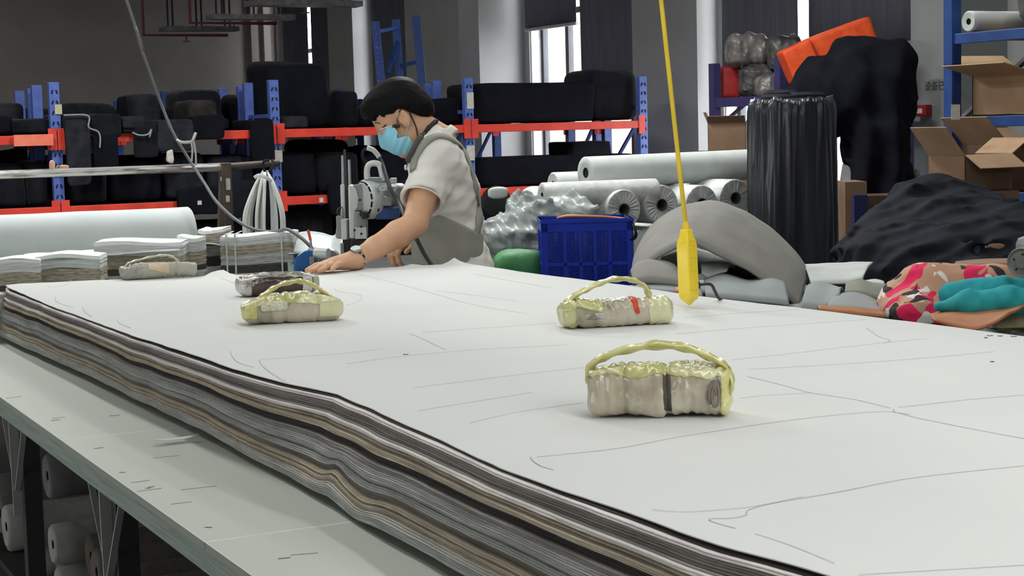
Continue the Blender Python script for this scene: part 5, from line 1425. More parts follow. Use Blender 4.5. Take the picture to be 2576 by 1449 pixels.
pprism([(946, 486), (985, 500), (985, 518), (946, 518)], md - .05, .012, 'motor_foot', m_mgrey2, .002)
pb(980, 448, 996, 462, md - .02, md + .03, 'capacitor_box', m_mwhite, .003)
# carrying handle with a square opening
mb = MB()
hp = [P(924, 452, md - .02), P(923, 432, md - .02), P(926, 418, md - .02), P(936, 411, md - .02), P(950, 412, md - .02), P(957, 420, md - .02), P(961, 437, md - .02), P(966, 455, md - .02)]
mb.tube(spline(hp, 5), .0105, 12).build('carry_handle', m_mwhite, mc, smooth=True)
pprism([(921, 446), (968, 446), (972, 462), (924, 462)], md - .03, .03, 'handle_base', m_mgrey2)
cabp = [P(926, 412, md), P(917, 404, md), P(912, 392, md), P(914, 380, md), P(922, 373, md)]
MB().tube(spline(cabp, 6), .0058, 8).build('cable_loop', m_dgrey, mc, smooth=True)
MB().tube(spline([P(923, 372, md), P(938, 377, md), P(948, 387, md), P(954, 396, md)], 5), .0085, 10).build('cable_sleeve', m_mwhite, mc, smooth=True)
cb = [P(954, 396, md), P(963, 415, md - .02), P(972, 445, md - .07), P(985, 480, md - .12), P(1005, 515, md - .16), P(1028, 570, 5.40), P(1046, 598, 5.36), P(1068, 640, 5.34), P(1092, 676, 5.32), P(1102, 692, 5.30)]
MB().tube(spline(cb, 6), .0068, 8).build('power_cable', m_cable, mc, smooth=True)
# knife standard and base plate
pb(866, 602, 880, 660, md - .012, md + .012, 'knife_standard', m_blk, .002)
pb(856, 612, 866, 645, md - .02, md - .004, 'presser_foot', m_steel, .002)
pb(880, 601, 925, 628, md - .02, md + .03, 'lower_stand', m_blk, .004)
pb(893, 620, 912, 700, md - .015, md + .025, 'stand_column', m_blk, .004)
bs = P(905, 700, md)
MB().box((bs[0], bs[1], ZTAB + .011), (.17, .13, .018), np.array([RH, FH, uA])).build('base_plate', m_mgrey2, mc, bevel=.005)
MB().box((bs[0], bs[1], (ZTAB + .02 + P(905, 690, md)[2]) / 2), (.03, .03, abs(P(905, 690, md)[2] - ZTAB)), np.array([RH, FH, uA])).build('stand_foot', m_blk, mc)
for (x, y) in ((906, 503), (892, 579), (909, 541), (909, 588), (909, 570)):
    MB().lathe([(.004, 0), (.004, .004)], P(x, y, md - .038), -FH, 10).build('screw', m_blk, mc)
pprism([(907, 531), (926, 533), (928, 549), (910, 552)], md - .06, .03, 'lock_knob', m_blk, .004)
# blue rotary cutter lying beside it
rd = 5.82
rc = thing('rotary_cutter', 'small blue cutter with a round guard and red handle behind the hand', 'rotary cutter', (*P(795, 660, rd)[:2], ZTAB))
pprism([(738, 671), (740, 655), (748, 643), (763, 633), (780, 628), (792, 630), (793, 690), (738, 690)], rd - .01, .06, 'blue_body', mat('cutter_blue', (28, 92, 160), .4), .005, rc)
ca = P(828, 655, rd + .06)
MB().lathe([(.004, 0), (.036, 0), (.040, .006), (.040, .022), (.03, .026), (.004, .026)], ca, FH, 32).build('round_guard', m_mgrey2, rc, smooth=True, angle=35)
MB().lathe([(.0185, 0), (.0195, .004), (.0195, .05), (.016, .053)], P(826, 638, rd - .02) - RH * .0, -RH * .9 + FH * .35, 20).build('motor_tube', m_mgrey, rc, smooth=True, angle=35)
MB().tube([P(775, 578, rd + .02), P(781, 604, rd + .02)], .0052, 8).build('red_handle', mat('red_handle_plastic', (216, 76, 44), .4), rc, smooth=True, angle=50)
MB().tube([P(781, 604, rd + .02), P(784, 632, rd + .02)], .0042, 8).tube([P(776, 628, rd + .02), P(794, 626, rd + .01), P(812, 634, rd)], .005, 8).build('metal_lever', m_steel, rc, smooth=True, angle=50)
pb(779, 646, 791, 690, rd - .03, rd - .01, 'steel_bracket', m_steel, .001, rc)
for q in ((700, .05), (760, .05)): pass
MB().box((*P(800, 690, rd)[:2], ZTAB + .045), (.15, .09, .09), np.array([RH, FH, uA])).build('motor_base', m_blk, rc, bevel=.006)
# white film sheet heaped behind the cutters
rows = loft([(728, 590), (745, 583), (775, 579), (810, 583), (838, 590), (850, 578), (862, 570)], 6.25, [(725, 640), (750, 640), (790, 645), (830, 650), (850, 655), (862, 655)], 6.0, 6, 30, .01, 5, .010)
tag(MB().sheet(rows, .002).build('white_film_sheet', mat('white_film', (206, 214, 214), .4, vs=14, col2=(188, 198, 198), bump=.2, bs=20), smooth=True), 'rumpled white film sheet heaped behind the blue cutter', 'film')
rows = loft([(720, 600), (760, 612), (800, 616), (838, 628)], 6.15, [(725, 690), (760, 700), (800, 705), (840, 700)], 5.95, 4, 24, .005, 6, .004)
tag(MB().sheet(rows, .002).build('clear_film_sheet', mat('clear_film', (176, 190, 190), .25, vs=14, col2=(160, 174, 174), bump=.2, bs=20, alpha=.75), smooth=True), 'clear plastic sheet leaning against the tallest cut bundle', 'film')
# ================================================================= right hand side: low tables, rolls, crate, cloth
m_wood = mat('pale_wood', (196, 186, 150), .7, vs=6, stretch=(1, 8, 8), col2=(176, 164, 128))
m_nw = mat('nonwoven_white', (194, 200, 197), .85, vs=12, col2=(184, 190, 187), bump=.06, bs=50)
m_film = mat('wrapped_white_face', (204, 206, 204), .45, vs=18, col2=(184, 186, 184), bump=.25, bs=26)
m_kraft = mat('kraft_brown', (150, 122, 100), .8, vs=10, col2=(134, 106, 86))
m_gfelt = mat('grey_felt', (146, 144, 140), .95, vs=9, col2=(136, 134, 130), bump=.1, bs=60)
m_gfelt2 = mat('blue_grey_backing', (150, 156, 156), .9, vs=6, col2=(142, 148, 148))
m_gwhite = mat('white_backing', (196, 200, 198), .9, vs=6, col2=(186, 190, 188))
m_leather = mat('brown_leather', (176, 112, 68), .6, vs=20, col2=(160, 100, 60), bump=.06, bs=90)
m_teal = mat('teal_cloth', (40, 158, 166), .9, vs=30, col2=(30, 140, 148), bump=.1, bs=60)
m_carton = mat('carton', (168, 138, 108), .85, vs=5, col2=(154, 124, 96))
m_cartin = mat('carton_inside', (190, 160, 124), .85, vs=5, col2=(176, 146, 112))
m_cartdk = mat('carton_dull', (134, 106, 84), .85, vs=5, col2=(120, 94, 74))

# second work table beside the stack
t2 = thing('side_table', 'low pale wooden table right of the fabric stack, heaped with cloth pieces', 'table', (3.3, 4.1, 0))
ZS = 0.74
MB().span((2.72, 2.9, ZS - .03), (3.95, 5.2, ZS)).build('tabletop', m_wood, t2, bevel=.003)
for x in (2.78, 3.89):
    for y in (2.97, 5.13): MB().span((x - .03, y - .03, 0), (x + .03, y + .03, ZS - .03)).build('leg', m_wood, t2)
MB().span((2.78, 2.97, ZS - .10), (3.89, 3.0, ZS - .03)).span((2.78, 5.1, ZS - .10), (3.89, 5.13, ZS - .03)).span((2.765, 3.0, ZS - .10), (2.795, 5.1, ZS - .03)).span((3.875, 3.0, ZS - .10), (3.905, 5.1, ZS - .03)).build('apron_rail', m_wood, t2)
# platform that carries the crate, the film heap and the rolls
ZP2 = 0.655
t3 = thing('low_platform', 'dark low platform behind the worker under the crate and white rolls', 'platform', (3.9, 7.3, 0))
MB().span((2.65, 5.62, ZP2 - .05), (3.92, 6.6, ZP2)).build('platform_top', m_legdk, t3)
MB().span((2.65, 6.602, ZP2 - .05), (4.9, 9.3, ZP2)).build('platform_top', m_legdk, t3)
for x, y in ((2.75, 5.7), (3.84, 5.7), (2.75, 7.4), (4.8, 7.4), (2.75, 9.2), (4.8, 9.2), (3.84, 6.5)):
    MB().span((x - .04, y - .04, 0), (x + .04, y + .04, ZP2 - .05)).build('leg', m_legdk, t3)

# ---- blue plastic crate
m_crate = mat('crate_blue', (24, 54, 178), .4, vs=9, col2=(20, 48, 166), spec=.3)
ca, cb_ = P(1362, 600, 6.95), P(1588, 600, 6.95); cw = float((cb_ - ca) @ RH)
zt3 = float(P(1475, 551, 6.95)[2])
ch, cdp = zt3 - ZP2, .30
cc = (ca + cb_) / 2 + FH * cdp / 2
crate = thing('plastic_crate', 'blue plastic crate with mesh sides behind the fabric stack', 'crate', (cc[0], cc[1], ZP2), -YAW + .03)
def cpanel(L, mb, x0, y0, ex):
    """lattice side of length L standing on z=0"""
    ex = np.array(ex, float); ny = np.array((-ex[1], ex[0], 0)); o = np.array((x0, y0, 0))
    def bx(a0, a1, z0, z1, t=.004):
        mb.box(o + ex * (a0 + a1) / 2 + np.array((0, 0, (z0 + z1) / 2)), (a1 - a0, t, z1 - z0), np.array([ex, ny, (0, 0, 1)]))
    bx(0, L, 0, .03, .010); bx(0, L, ch - .05, ch, .010); bx(0, .022, 0, ch, .010); bx(L - .022, L, 0, ch, .010); bx(0, L, ch * .47, ch * .51, .009)
    for q in (.25, .42, .58, .75): bx(L * q - .007, L * q + .007, 0, ch, .009)
    a = .022
    while a < L - .022: bx(a, a + .0035, .03, ch - .05); a += .0085
    z = .03
    while z < ch - .05: bx(.022, L - .022, z, z + .0035); z += .0085
for (L, x0, y0, ex) in ((cw, -cw / 2, -cdp / 2, (1, 0, 0)), (cw, -cw / 2, cdp / 2, (1, 0, 0)), (cdp, -cw / 2, -cdp / 2, (0, 1, 0)), (cdp, cw / 2, -cdp / 2, (0, 1, 0))):
    mb = MB(); cpanel(L, mb, x0, y0, ex); mb.build('lattice_side', m_crate, crate, local=True)
MB().span((-cw / 2, -cdp / 2, 0), (cw / 2, cdp / 2, .006)).build('crate_bottom', m_crate, crate, local=True)
rim = MB()
for (a, b) in (((-cw / 2 - .008, -cdp / 2 - .010), (cw / 2 + .008, -cdp / 2 + .004)), ((-cw / 2 - .008, cdp / 2 - .004), (cw / 2 + .008, cdp / 2 + .010)), ((-cw / 2 - .008, -cdp / 2), (-cw / 2 + .004, cdp / 2)), ((cw / 2 - .004, -cdp / 2), (cw / 2 + .008, cdp / 2))):
    rim.span((*a, ch - .014), (*b, ch))
rim.build('crate_rim', m_crate, crate, local=True)
MB().soft((0, 0, ch - .05), (cw * .9, cdp * .9, .10), 4, .5, .04).build('x', m_kraft, None); bpy.data.objects.remove(bpy.data.objects['x'])
o = mesh_obj('carton_sheets', np.array(MB().soft((cc[0], cc[1], ZP2 + ch * .5), (cw * .84, cdp * .7, ch * .94), 4, .25, .015, ax=np.array([RH, FH, uA])).v), MB().soft((0, 0, 0), (1, 1, 1)).f, mat('crate_content', (40, 48, 84), .8, vs=10, stretch=(6, 6, 1), col2=(150, 146, 146), ramp=(.52, .66)), None, smooth=True)
tag(o, 'grey and white cloth pieces packed inside the blue crate', 'fabric')
rows = loft([(1402, 549), (1430, 545), (1475, 545), (1530, 547), (1570, 553)], 7.0, [(1400, 548), (1430, 541), (1475, 543), (1530, 545), (1575, 550)], 7.15, 3, 20)
tag(MB().sheet(rows, .008).build('brown_sheet', m_leather, smooth=True), 'brown leather offcut laid across the top of the blue crate', 'leather sheet')
mb = MB(); S = spline([P(1572, 545, 7.05), P(1588, 556, 6.96), P(1598, 580, 6.93), P(1599, 595, 6.93), P(1592, 602, 6.94), P(1586, 604, 6.95)], 6); ribbon(mb, S, np.tile(RH * .6 - FH * .8, (len(S), 1)), .016, .002)
tag(mb.build('black_strap', m_blk, smooth=True), 'black webbing strap looping over the right side of the blue crate', 'strap')

# ---- white nonwoven rolls
yf = float(P(1570, 525, 8.5)[1]); rR = .101
def wrapped(name, label, px, py, rr, L=1.0, group=None, bandl=False):
    c = Yp(px, py, yf + (0 if px < 1700 else .02)); c = np.array(c)
    t = thing(name, label, 'fabric roll', (c[0], c[1] + L / 2, c[2] - rr), group=group)
    n = 48; V = []; prof = [(.30, .004), (.45, .003), (.7, .002), (.93, .001), (.97, .002), (1.0, .009), (1.0, L * .3), (1.0, L * .6), (1.0, L - .01), (.9, L), (.3, L)]
    rg = np.random.RandomState(int(px)); amp = rg.uniform(.3, 1.6, n)
    for (q, h) in prof:
        for j in range(n):
            a = 2 * PI * j / n; pl = (.0035 * (1 if j % 2 else -1) * amp[j]) if q < .95 else 0
            V.append(c + np.array((math.cos(a) * rr * q, h + pl, math.sin(a) * rr * q)))
    Fc = [(i * n + j, i * n + (j + 1) % n, (i + 1) * n + (j + 1) % n, (i + 1) * n + j) for i in range(len(prof) - 1) for j in range(n)]
    mesh_obj('rolled_fabric', np.array(V), Fc, m_film, t, smooth=True, angle=60)
    MB().lathe([(rr * .20, .05), (rr * .31, -.002), (rr * .26, -.003), (rr * .25, .05)], c, (0, 1, 0), 20).build('core_tube', mat('core_grey', (58, 56, 56), .8), t, smooth=True)
    if bandl:
        MB().lathe([(rr + .002, .10), (rr + .003, .10), (rr + .003, .14), (rr + .002, .14)], c, (0, 1, 0), 40).build('label_band', mat('orange_black_band', (196, 84, 44), .5, vs=40, col2=(24, 20, 20), ramp=(.5, .54)), t, smooth=True)
    return c
cs = []
labs = ['plastic wrapped white roll with an orange band, end facing out', 'second wrapped white roll end, right of the one with the orange band', 'third wrapped white roll end, just right of the yellow cord', 'fourth wrapped white roll end, beside the black wrapped bundle']
for i, (px, py) in enumerate(((1570, 527), (1665, 515), (1766, 513), (1850, 498))):
    cs.append(wrapped('wrapped_roll', labs[i], px, py, rR if i < 2 else rR * .98, bandl=(i == 0)))
# lower row that carries them
for i, dx in enumerate((-.10, .10, .30, .50, .70)):
    pass
zlow = cs[0][2] - rR
xs_ = [c[0] for c in cs]
for i, x in enumerate([xs_[0] - .02, xs_[0] + .19, xs_[0] + .40, xs_[0] + .61]):
    c = np.array((x, yf + .04, ZP2 + max((zlow - ZP2) / 2, .05)))
    froll('wrapped_roll', 'pale roll in the lower row under the wrapped white rolls', c, c + np.array((0, .95, 0)), max((zlow - ZP2) / 2 - .002, .05), m_nw, group='lower row of pale rolls')
# rolls lying across
rt = .084
pL = P(1472, 443, 8.72); pRr = pL + np.array((1.25, .02, 0.0))
pL[2] = max(cs[0][2] + rR + rt, pL[2])
pRr[2] = pL[2] + .01
froll('white_roll', 'big white roll lying on top of the wrapped rolls, core hole showing', pL, pRr, rt, m_nw, rc=.027)
p = P(1390, 462, 9.15); froll('white_roll', 'white roll end peeking out left of the big top roll', p, p + np.array((.9, .02, 0)), .062, m_nw, rc=.015)
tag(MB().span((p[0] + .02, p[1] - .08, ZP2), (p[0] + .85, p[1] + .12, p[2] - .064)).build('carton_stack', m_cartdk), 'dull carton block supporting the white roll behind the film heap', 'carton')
p = P(1362, 492, 8.45); froll('white_roll', 'film covered white roll above the film heap', p, p + np.array((.62, -.1, 0)), .066, m_film, rc=.016)
p0 = P(1385, 540, 8.35); froll('white_roll', 'white roll between the film heap and the orange banded roll', p0, p0 + np.array((.19, 0.0, -.004)), .09, m_nw, rc=.02)
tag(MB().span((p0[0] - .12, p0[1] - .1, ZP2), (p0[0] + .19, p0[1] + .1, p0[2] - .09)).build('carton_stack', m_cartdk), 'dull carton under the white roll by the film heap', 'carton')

# ---- heap of clear film bags
m_pl = mat('clear_bag', (168, 174, 172), .4, vs=14, col2=(142, 150, 148), bump=.2, bs=16, alpha=.72, coat=.08, spec=.35)
g0 = P(1300, 580, 7.55)
pv = Vol((g0[0] - .5, g0[1] - .35, ZP2), (g0[0] + .55, g0[1] + .45, 1.25), .0095)
for (px, py, d, r) in ((1285, 585, 7.5, .17), (1345, 545, 7.6, .17), (1320, 520, 7.65, .10), (1400, 560, 7.7, .15), (1250, 620, 7.45, .14), (1430, 540, 7.8, .12), (1335, 640, 7.55, .2), (1260, 660, 7.5, .15)):
    c = P(px, py, d); pv.ell(c, (r, r, r * .8), None, .06)
pX = np.meshgrid(*[pv.lo[i] + pv.h * np.arange(pv.n[i]) for i in range(3)], indexing='ij')
pv.d += (.17 * (crumple(*pX, 9, 3, 8) - .55) + .05 * (crumple(*pX, 24, 5, 6) - .5)).astype(np.float32)
ob = pv.build('clear_film_heap', m_pl, None, relax=1); tag(ob, 'heap of crumpled clear plastic film between the worker and the crate', 'plastic film')
gv = P(1305, 665, 7.2)
mb = MB().soft((gv[0], gv[1], (ZP2 + P(1305, 640, 7.2)[2]) / 2), (.24, .18, P(1305, 632, 7.2)[2] - ZP2), 5, .6, .07, 14, ax=np.array([RH, FH, uA]))
tag(mb.build('green_bag', mat('green_bag', (58, 132, 74), .6, vs=12, col2=(48, 114, 62), bump=.3, bs=24), smooth=True), 'green woven bag left of the blue crate', 'bag')
p = P(1248, 505, 8.3)
hx = thing('hand_truck_wheel', 'dark wheel with reddish rim half hidden behind the worker\'s back', 'wheel', p - np.array((0, 0, .08)))
MB().lathe([(.055, 0), (.075, .004), (.075, .03), (.055, .034)], p, -FH, 28).build('tyre', m_blk, hx, smooth=True, angle=40)
MB().lathe([(.012, .002), (.056, .006), (.056, .028), (.012, .032)], p, -FH, 24).build('wheel_rim', mat('wheel_red', (112, 70, 62), .5), hx, smooth=True, angle=40)
MB().bar(p + FH * .03, p + FH * .03 - uA * (p[2] - ZP2), .02, .02).build('wheel_post', m_dgrey, hx)
p = P(1252, 486, 8.1)
tag(MB().soft(p, (.10, .05, .055), 8, .6, .08, 20, ax=np.array([RH, FH, uA])).build('white_cloth_scrap', m_nw, smooth=True), 'white cloth scrap lying on the dark wheel', 'cloth')

# ---- arched grey felt piece and the sheets around it
def cloth(name, label, ca, da, cb, db, m, n=8, mm=40, bulge=0.0, th=.008, seed=1, wav=.003, cat='cloth'):
    return tag(MB().sheet(loft(ca, da, cb, db, n, mm, bulge, seed, wav), th).build(name, m, smooth=True), label, cat)
cloth('felt_piece', 'big arched grey felt piece standing like a hood beside the stack', [(1590, 708), (1600, 640), (1640, 572), (1700, 528), (1790, 507), (1862, 527), (1925, 567), (1978, 612), (2018, 662), (2042, 712)], 5.75,
      [(1594, 716), (1606, 690), (1642, 655), (1692, 627), (1740, 612), (1800, 637), (1850, 660), (1900, 690), (1962, 732), (2008, 774)], 5.2, m_gfelt, 12, 60, .035, .010, 3, .004)
cloth('felt_piece', 'folded grey felt roll at the left foot of the arch', [(1588, 700), (1600, 672), (1640, 660), (1690, 672), (1712, 705)], 5.3, [(1592, 716), (1610, 712), (1650, 713), (1690, 716), (1715, 722)], 5.05, m_gfelt, 8, 30, .03, .012, 5, .002)
cloth('felt_piece', 'white backed felt flap showing inside the arch', [(1670, 640), (1720, 622), (1780, 634), (1840, 660), (1900, 690)], 5.72, [(1650, 700), (1700, 690), (1760, 688), (1820, 668), (1880, 690)], 5.45, m_gwhite, 6, 30, .01, .006, 6, .004)
cloth('felt_piece', 'crumpled pale flap right behind the yellow socket', [(1762, 668), (1790, 660), (1822, 664), (1850, 672)], 5.35, [(1765, 690), (1785, 702), (1805, 690), (1828, 684)], 5.25, m_gwhite, 5, 20, .012, .005, 7, .003)
cloth('black_lining', 'black lining piece lying inside the arch', [(1810, 690), (1840, 668), (1880, 676), (1925, 690)], 5.6, [(1800, 712), (1840, 716), (1885, 716), (1932, 712)], 5.3, m_black, 5, 20, .02, .006, 8, .004)
cloth('grey_sheet', 'flat blue grey sheet curling up in front of the arch', [(1770, 706), (1820, 690), (1880, 706), (1930, 700), (1972, 712)], 5.25, [(1775, 748), (1830, 752), (1890, 757), (1940, 762), (1985, 768)], 4.95, m_gfelt2, 6, 30, .01, .007, 9, .002)
cloth('grey_sheet', 'pale blue grey sheet between the open handle weight and the socket', [(1612, 712), (1660, 705), (1710, 712), (1760, 720)], 5.15, [(1640, 732), (1680, 738), (1720, 742), (1768, 750)], 4.98, m_gfelt2, 5, 24, .006, .006, 10, .002)
cloth('leather_offcut', 'small brown offcut left of the yellow socket', [(1696, 728), (1714, 720), (1736, 726)], 4.95, [(1698, 738), (1715, 738), (1738, 742)], 4.88, m_leather, 3, 12, .004, .006, 11, .001, 'leather')
cloth('white_sheet', 'white sheet with a torn right edge behind the arch', [(2020, 668), (2080, 664), (2140, 661), (2196, 660)], 5.9, [(2040, 714), (2090, 712), (2140, 709), (2170, 700)], 5.3, m_gwhite, 6, 30, .01, .005, 12, .003)
cloth('grey_sheet', 'grey sheet fold right of the arch foot', [(2035, 716), (2060, 708), (2090, 716), (2120, 728)], 5.1, [(2015, 772), (2060, 780), (2090, 772), (2110, 742)], 4.8, m_gfelt2, 6, 24, .012, .007, 13, .003)
cloth('grey_sheet', 'rounded pale grey sheet with a dark edge before the camouflage bag', [(2100, 748), (2140, 735), (2180, 742), (2215, 762), (2242, 792)], 4.9, [(2080, 778), (2120, 782), (2160, 786), (2200, 790), (2236, 797)], 4.6, m_gfelt2, 6, 30, .008, .008, 14, .002)
cloth('grey_sheet', 'greenish grey cloth fold left of the camouflage bag', [(2130, 716), (2160, 704), (2190, 712), (2228, 716)], 5.1, [(2125, 736), (2165, 740), (2205, 752), (2240, 764)], 4.85, mat('greenish_grey_cloth', (140, 142, 130), .9), 6, 24, .012, .006, 15, .004)
cloth('white_sheet', 'small pale sheet behind the camouflage bag', [(2170, 708), (2200, 703), (2222, 708)], 5.3, [(2172, 722), (2200, 724), (2226, 718)], 5.15, m_gwhite, 3, 14, .004, .005, 16, .002)
cloth('leather_offcut', 'brown leather strip along the edge below the pale grey sheet', [(2056, 774), (2100, 772), (2160, 776), (2210, 784)], 4.72, [(2060, 780), (2110, 786), (2170, 792), (2228, 797)], 4.55, m_leather, 5, 26, .008, .006, 17, .002, 'leather')
cloth('leather_sheet', 'large brown leather sheet curling over the table edge at right', [(2340, 792), (2400, 776), (2470, 766), (2540, 760), (2600, 752)], 4.35, [(2352, 806), (2400, 820), (2450, 828), (2500, 812), (2540, 786)], 3.95, m_leather, 8, 36, -.006, .007, 18, .002, 'leather')
cloth('grey_sheet', 'pale grey underside edge of the large leather sheet', [(2345, 790), (2400, 778), (2470, 768), (2540, 761), (2600, 753)], 4.42, [(2350, 796), (2400, 784), (2470, 773), (2540, 766), (2600, 759)], 4.36, m_gwhite, 3, 30, .002, .004, 19, .001)
cloth('tan_board', 'tan board lying behind the camouflage bag', [(2405, 662), (2470, 656), (2540, 654), (2600, 652)], 5.3, [(2400, 672), (2470, 670), (2540, 668), (2600, 668)], 4.9, m_kraft, 3, 20, 0, .012, 20, 0, 'board')
# supports under the sheets: a folded felt pile on the side table
for (x0, y0, x1, y1, z1, lab) in ((2.80, 4.2, 3.55, 5.1, .84, 'folded grey felt pile under the arched piece'), (2.78, 3.55, 3.2, 4.15, .85, 'folded grey felt pile beneath the rounded sheet'), (2.80, 3.0, 3.6, 3.5, .84, 'folded grey cloth pile beneath the leather sheet and teal cloth')):
    tag(MB().soft(((x0 + x1) / 2, (y0 + y1) / 2, (ZS + z1) / 2), (x1 - x0, y1 - y0, z1 - ZS), int(x0 * 100 + y0 * 10), .18, .01, 5).build('felt_pile', m_gfelt2, smooth=True), lab, 'cloth pile')

# ---- camouflage bag and teal cloth
m_camo = bpy.data.materials.new('pink_camouflage'); m_camo.use_nodes = True; _M['pink_camouflage'] = m_camo
nt = m_camo.node_tree; b = nt.nodes['Principled BSDF']; b.inputs['Roughness'].default_value = .9
tc = nt.nodes.new('ShaderNodeTexCoord')
def nfac(sc, off, thr, w=.012):
    mp = nt.nodes.new('ShaderNodeMapping'); mp.inputs['Location'].default_value = off; nt.links.new(tc.outputs['Object'], mp.inputs['Vector'])
    nz = nt.nodes.new('ShaderNodeTexNoise'); nz.inputs['Scale'].default_value = sc; nz.inputs['Detail'].default_value = 1.0; nz.inputs['Distortion'].default_value = .8; nt.links.new(mp.outputs['Vector'], nz.inputs['Vector'])
    r = nt.nodes.new('ShaderNodeValToRGB'); r.color_ramp.elements[0].position = thr; r.color_ramp.elements[1].position = thr + w; nt.links.new(nz.outputs['Fac'], r.inputs['Fac']); return r.outputs['Color']
prev = None
for (col, sc, off, thr) in (((226, 34, 90), 11, (3.3, 1, 2), .55), ((226, 222, 214), 13, (7, 4, 1), .58), ((52, 40, 46), 14, (1, 8, 5), .59)):
    mx = nt.nodes.new('ShaderNodeMixRGB'); nt.links.new(nfac(sc, off, thr), mx.inputs['Fac'])
    if prev is None: mx.inputs['Color1'].default_value = lin((194, 150, 124))
    else: nt.links.new(prev, mx.inputs['Color1'])
    mx.inputs['Color2'].default_value = lin(col); prev = mx.outputs['Color']
nt.links.new(prev, b.inputs['Base Color'])
c1, c2 = P(2270, 748, 4.75), P(2500, 712, 4.70)
cv = Vol((min(c1[0], c2[0]) - .25, min(c1[1], c2[1]) - .3, ZS - .02), (max(c1[0], c2[0]) + .35, max(c1[1], c2[1]) + .3, 1.2), .006)
cv.cone(c1, P(2330, 727, 4.72), .055, .075, .02); cv.cone(P(2330, 727, 4.72), c2, .075, .052, .03); cv.cone(c2, P(2610, 712, 4.7), .052, .046, .02)
cv.cone(P(2262, 758, 4.72), P(2300, 778, 4.6), .045, .035, .04)
cv.ell(P(2330, 790, 4.68), (.12, .12, .05), None, .05)
cv.rough(.008, 16, 4).rough(.004, 40, 5, ridge=True)
tag(cv.build('camouflage_bag', m_camo, None, relax=1), 'bulging pink, tan and white camouflage cloth bag at the right edge', 'bag')
tv2 = Vol(P(2350, 740, 4.4) - .35, P(2560, 740, 4.4) + .45, .006)
tv2.chain([P(2392, 742, 4.38), P(2450, 734, 4.36), P(2530, 730, 4.34), P(2640, 728, 4.32)], [.034, .038, .038, .040], .01)
tv2.chain([P(2362, 772, 4.32), P(2440, 764, 4.27), P(2540, 756, 4.25), P(2640, 752, 4.25)], [.016, .030, .030, .03], .045)
tX = np.meshgrid(*[tv2.lo[i] + tv2.h * np.arange(tv2.n[i]) for i in range(3)], indexing='ij')
ta = sum((tX[i] - P(2388, 745, 4.38)[i]) * RH[i] for i in range(3))
tv2.d += (.005 * np.maximum(np.sin(ta * 62 + 2 * np.sin(tX[2] * 30)), .2) + .002 * wob(*tX, 30, 3)).astype(np.float32)
tag(tv2.build('teal_cloth', m_teal, None, relax=1), 'rolled teal cloth in front of the camouflage bag', 'cloth')
# wooden block and the grey hand wheel of a machine mostly outside the picture
a = Zp(2545, 783, .895); tag(MB().box(a + np.array((.08, .02, -.02)), (.22, .16, .04), np.array([RH, FH, uA])).span((a[0] + .0, a[1] + .0, ZS), (a[0] + .05, a[1] + .05, .86)).build('wooden_stand', m_wood), 'corner of a pale wooden stand at the right edge below the leather sheet', 'stand')
wp = P(2572, 661, 4.25)
sm = thing('sewing_machine', 'grey hand wheel of a machine cut off by the right edge', 'machine', (wp[0] + .1, wp[1], wp[2] - .12))
wn2 = -RH * .55 - FH * .83
MB().lathe([(.004, .010), (.014, .010), (.016, .004), (.030, .003), (.037, .008), (.039, .002), (.039, -.012), (.030, -.018), (.004, -.018)], wp, wn2, 36).build('hand_wheel', mat('wheel_grey', (104, 110, 106), .45, vs=20, col2=(92, 98, 94)), sm, smooth=True, angle=35)
for j in range(5):
    a_ = 2 * PI * j / 5 + .4; e1 = np.cross(wn2, uA); e1 /= np.linalg.norm(e1)
    MB().lathe([(.0028, 0), (.0028, .002)], wp + (e1 * math.cos(a_) + uA * math.sin(a_)) * .022 + wn2 * .0035, wn2, 8).build('wheel_screw', m_hole, sm)
MB().tube([wp - wn2 * .015, wp - wn2 * .10], .014, 14).build('wheel_shaft', m_steel, sm, smooth=True, angle=50)
q = wp - wn2 * .17; MB().box(q, (.16, .10, .12), np.array([-wn2, np.cross(uA, -wn2), uA])).build('machine_head', m_mgrey2, sm, bevel=.02)
MB().box((q[0], q[1], (q[2] - .06 + ZS) / 2), (.10, .09, q[2] - .06 - ZS), np.array([-wn2, np.cross(uA, -wn2), uA])).build('machine_column', m_mgrey2, sm, bevel=.01)

# ---- tall bundle wrapped in black film
m_bf = mat('black_film', (52, 57, 64), .3, vs=9, stretch=(1, 1, .12), col2=(30, 34, 40), bump=.15, bs=24, coat=.15)
bc = P(1996, 450, 8.6); zt4 = float(P(1990, 250, 8.6)[2])
n, mz = 260, 50; V = []
A0 = np.linspace(0, 2 * PI, n, endpoint=False)
for j in range(mz + 1):
    z = zt4 * j / mz; fr = j / mz
    cz = np.full(n, z * .07)
    fold_ = .050 * (crumple(np.cos(A0) * .8, np.sin(A0) * .8, cz, 6, 12, 6) - .5) + .018 * (crumple(np.cos(A0), np.sin(A0), cz * 1.5, 15, 13, 6) - .5)
    rr = .246 - fold_ * (.6 + .7 * fr) + .004 * np.sin(z * 5 + A0 * 3)
    rr = rr * (1 - .06 * max(0, (fr - .97) / .03))
    c4 = np.abs(np.cos(A0 + YAW)) ** 4 + np.abs(np.sin(A0 + YAW)) ** 4
    rr = rr * (c4 ** -.12)
    V.append(np.stack([bc[0] + rr * np.cos(A0), bc[1] + rr * .8 * np.sin(A0), np.full(n, z) + (.010 * np.sin(A0 * 7) + .006 * np.sin(A0 * 17)) * (fr > .95)], -1))
rr = rr * .8; V.append(np.stack([bc[0] + rr * np.cos(A0), bc[1] + rr * .8 * np.sin(A0), np.full(n, zt4 + .004)], -1))
Fc = np.array([(i * n + j, i * n + (j + 1) % n, (i + 1) * n + (j + 1) % n, (i + 1) * n + j) for i in range(mz + 1) for j in range(n)])
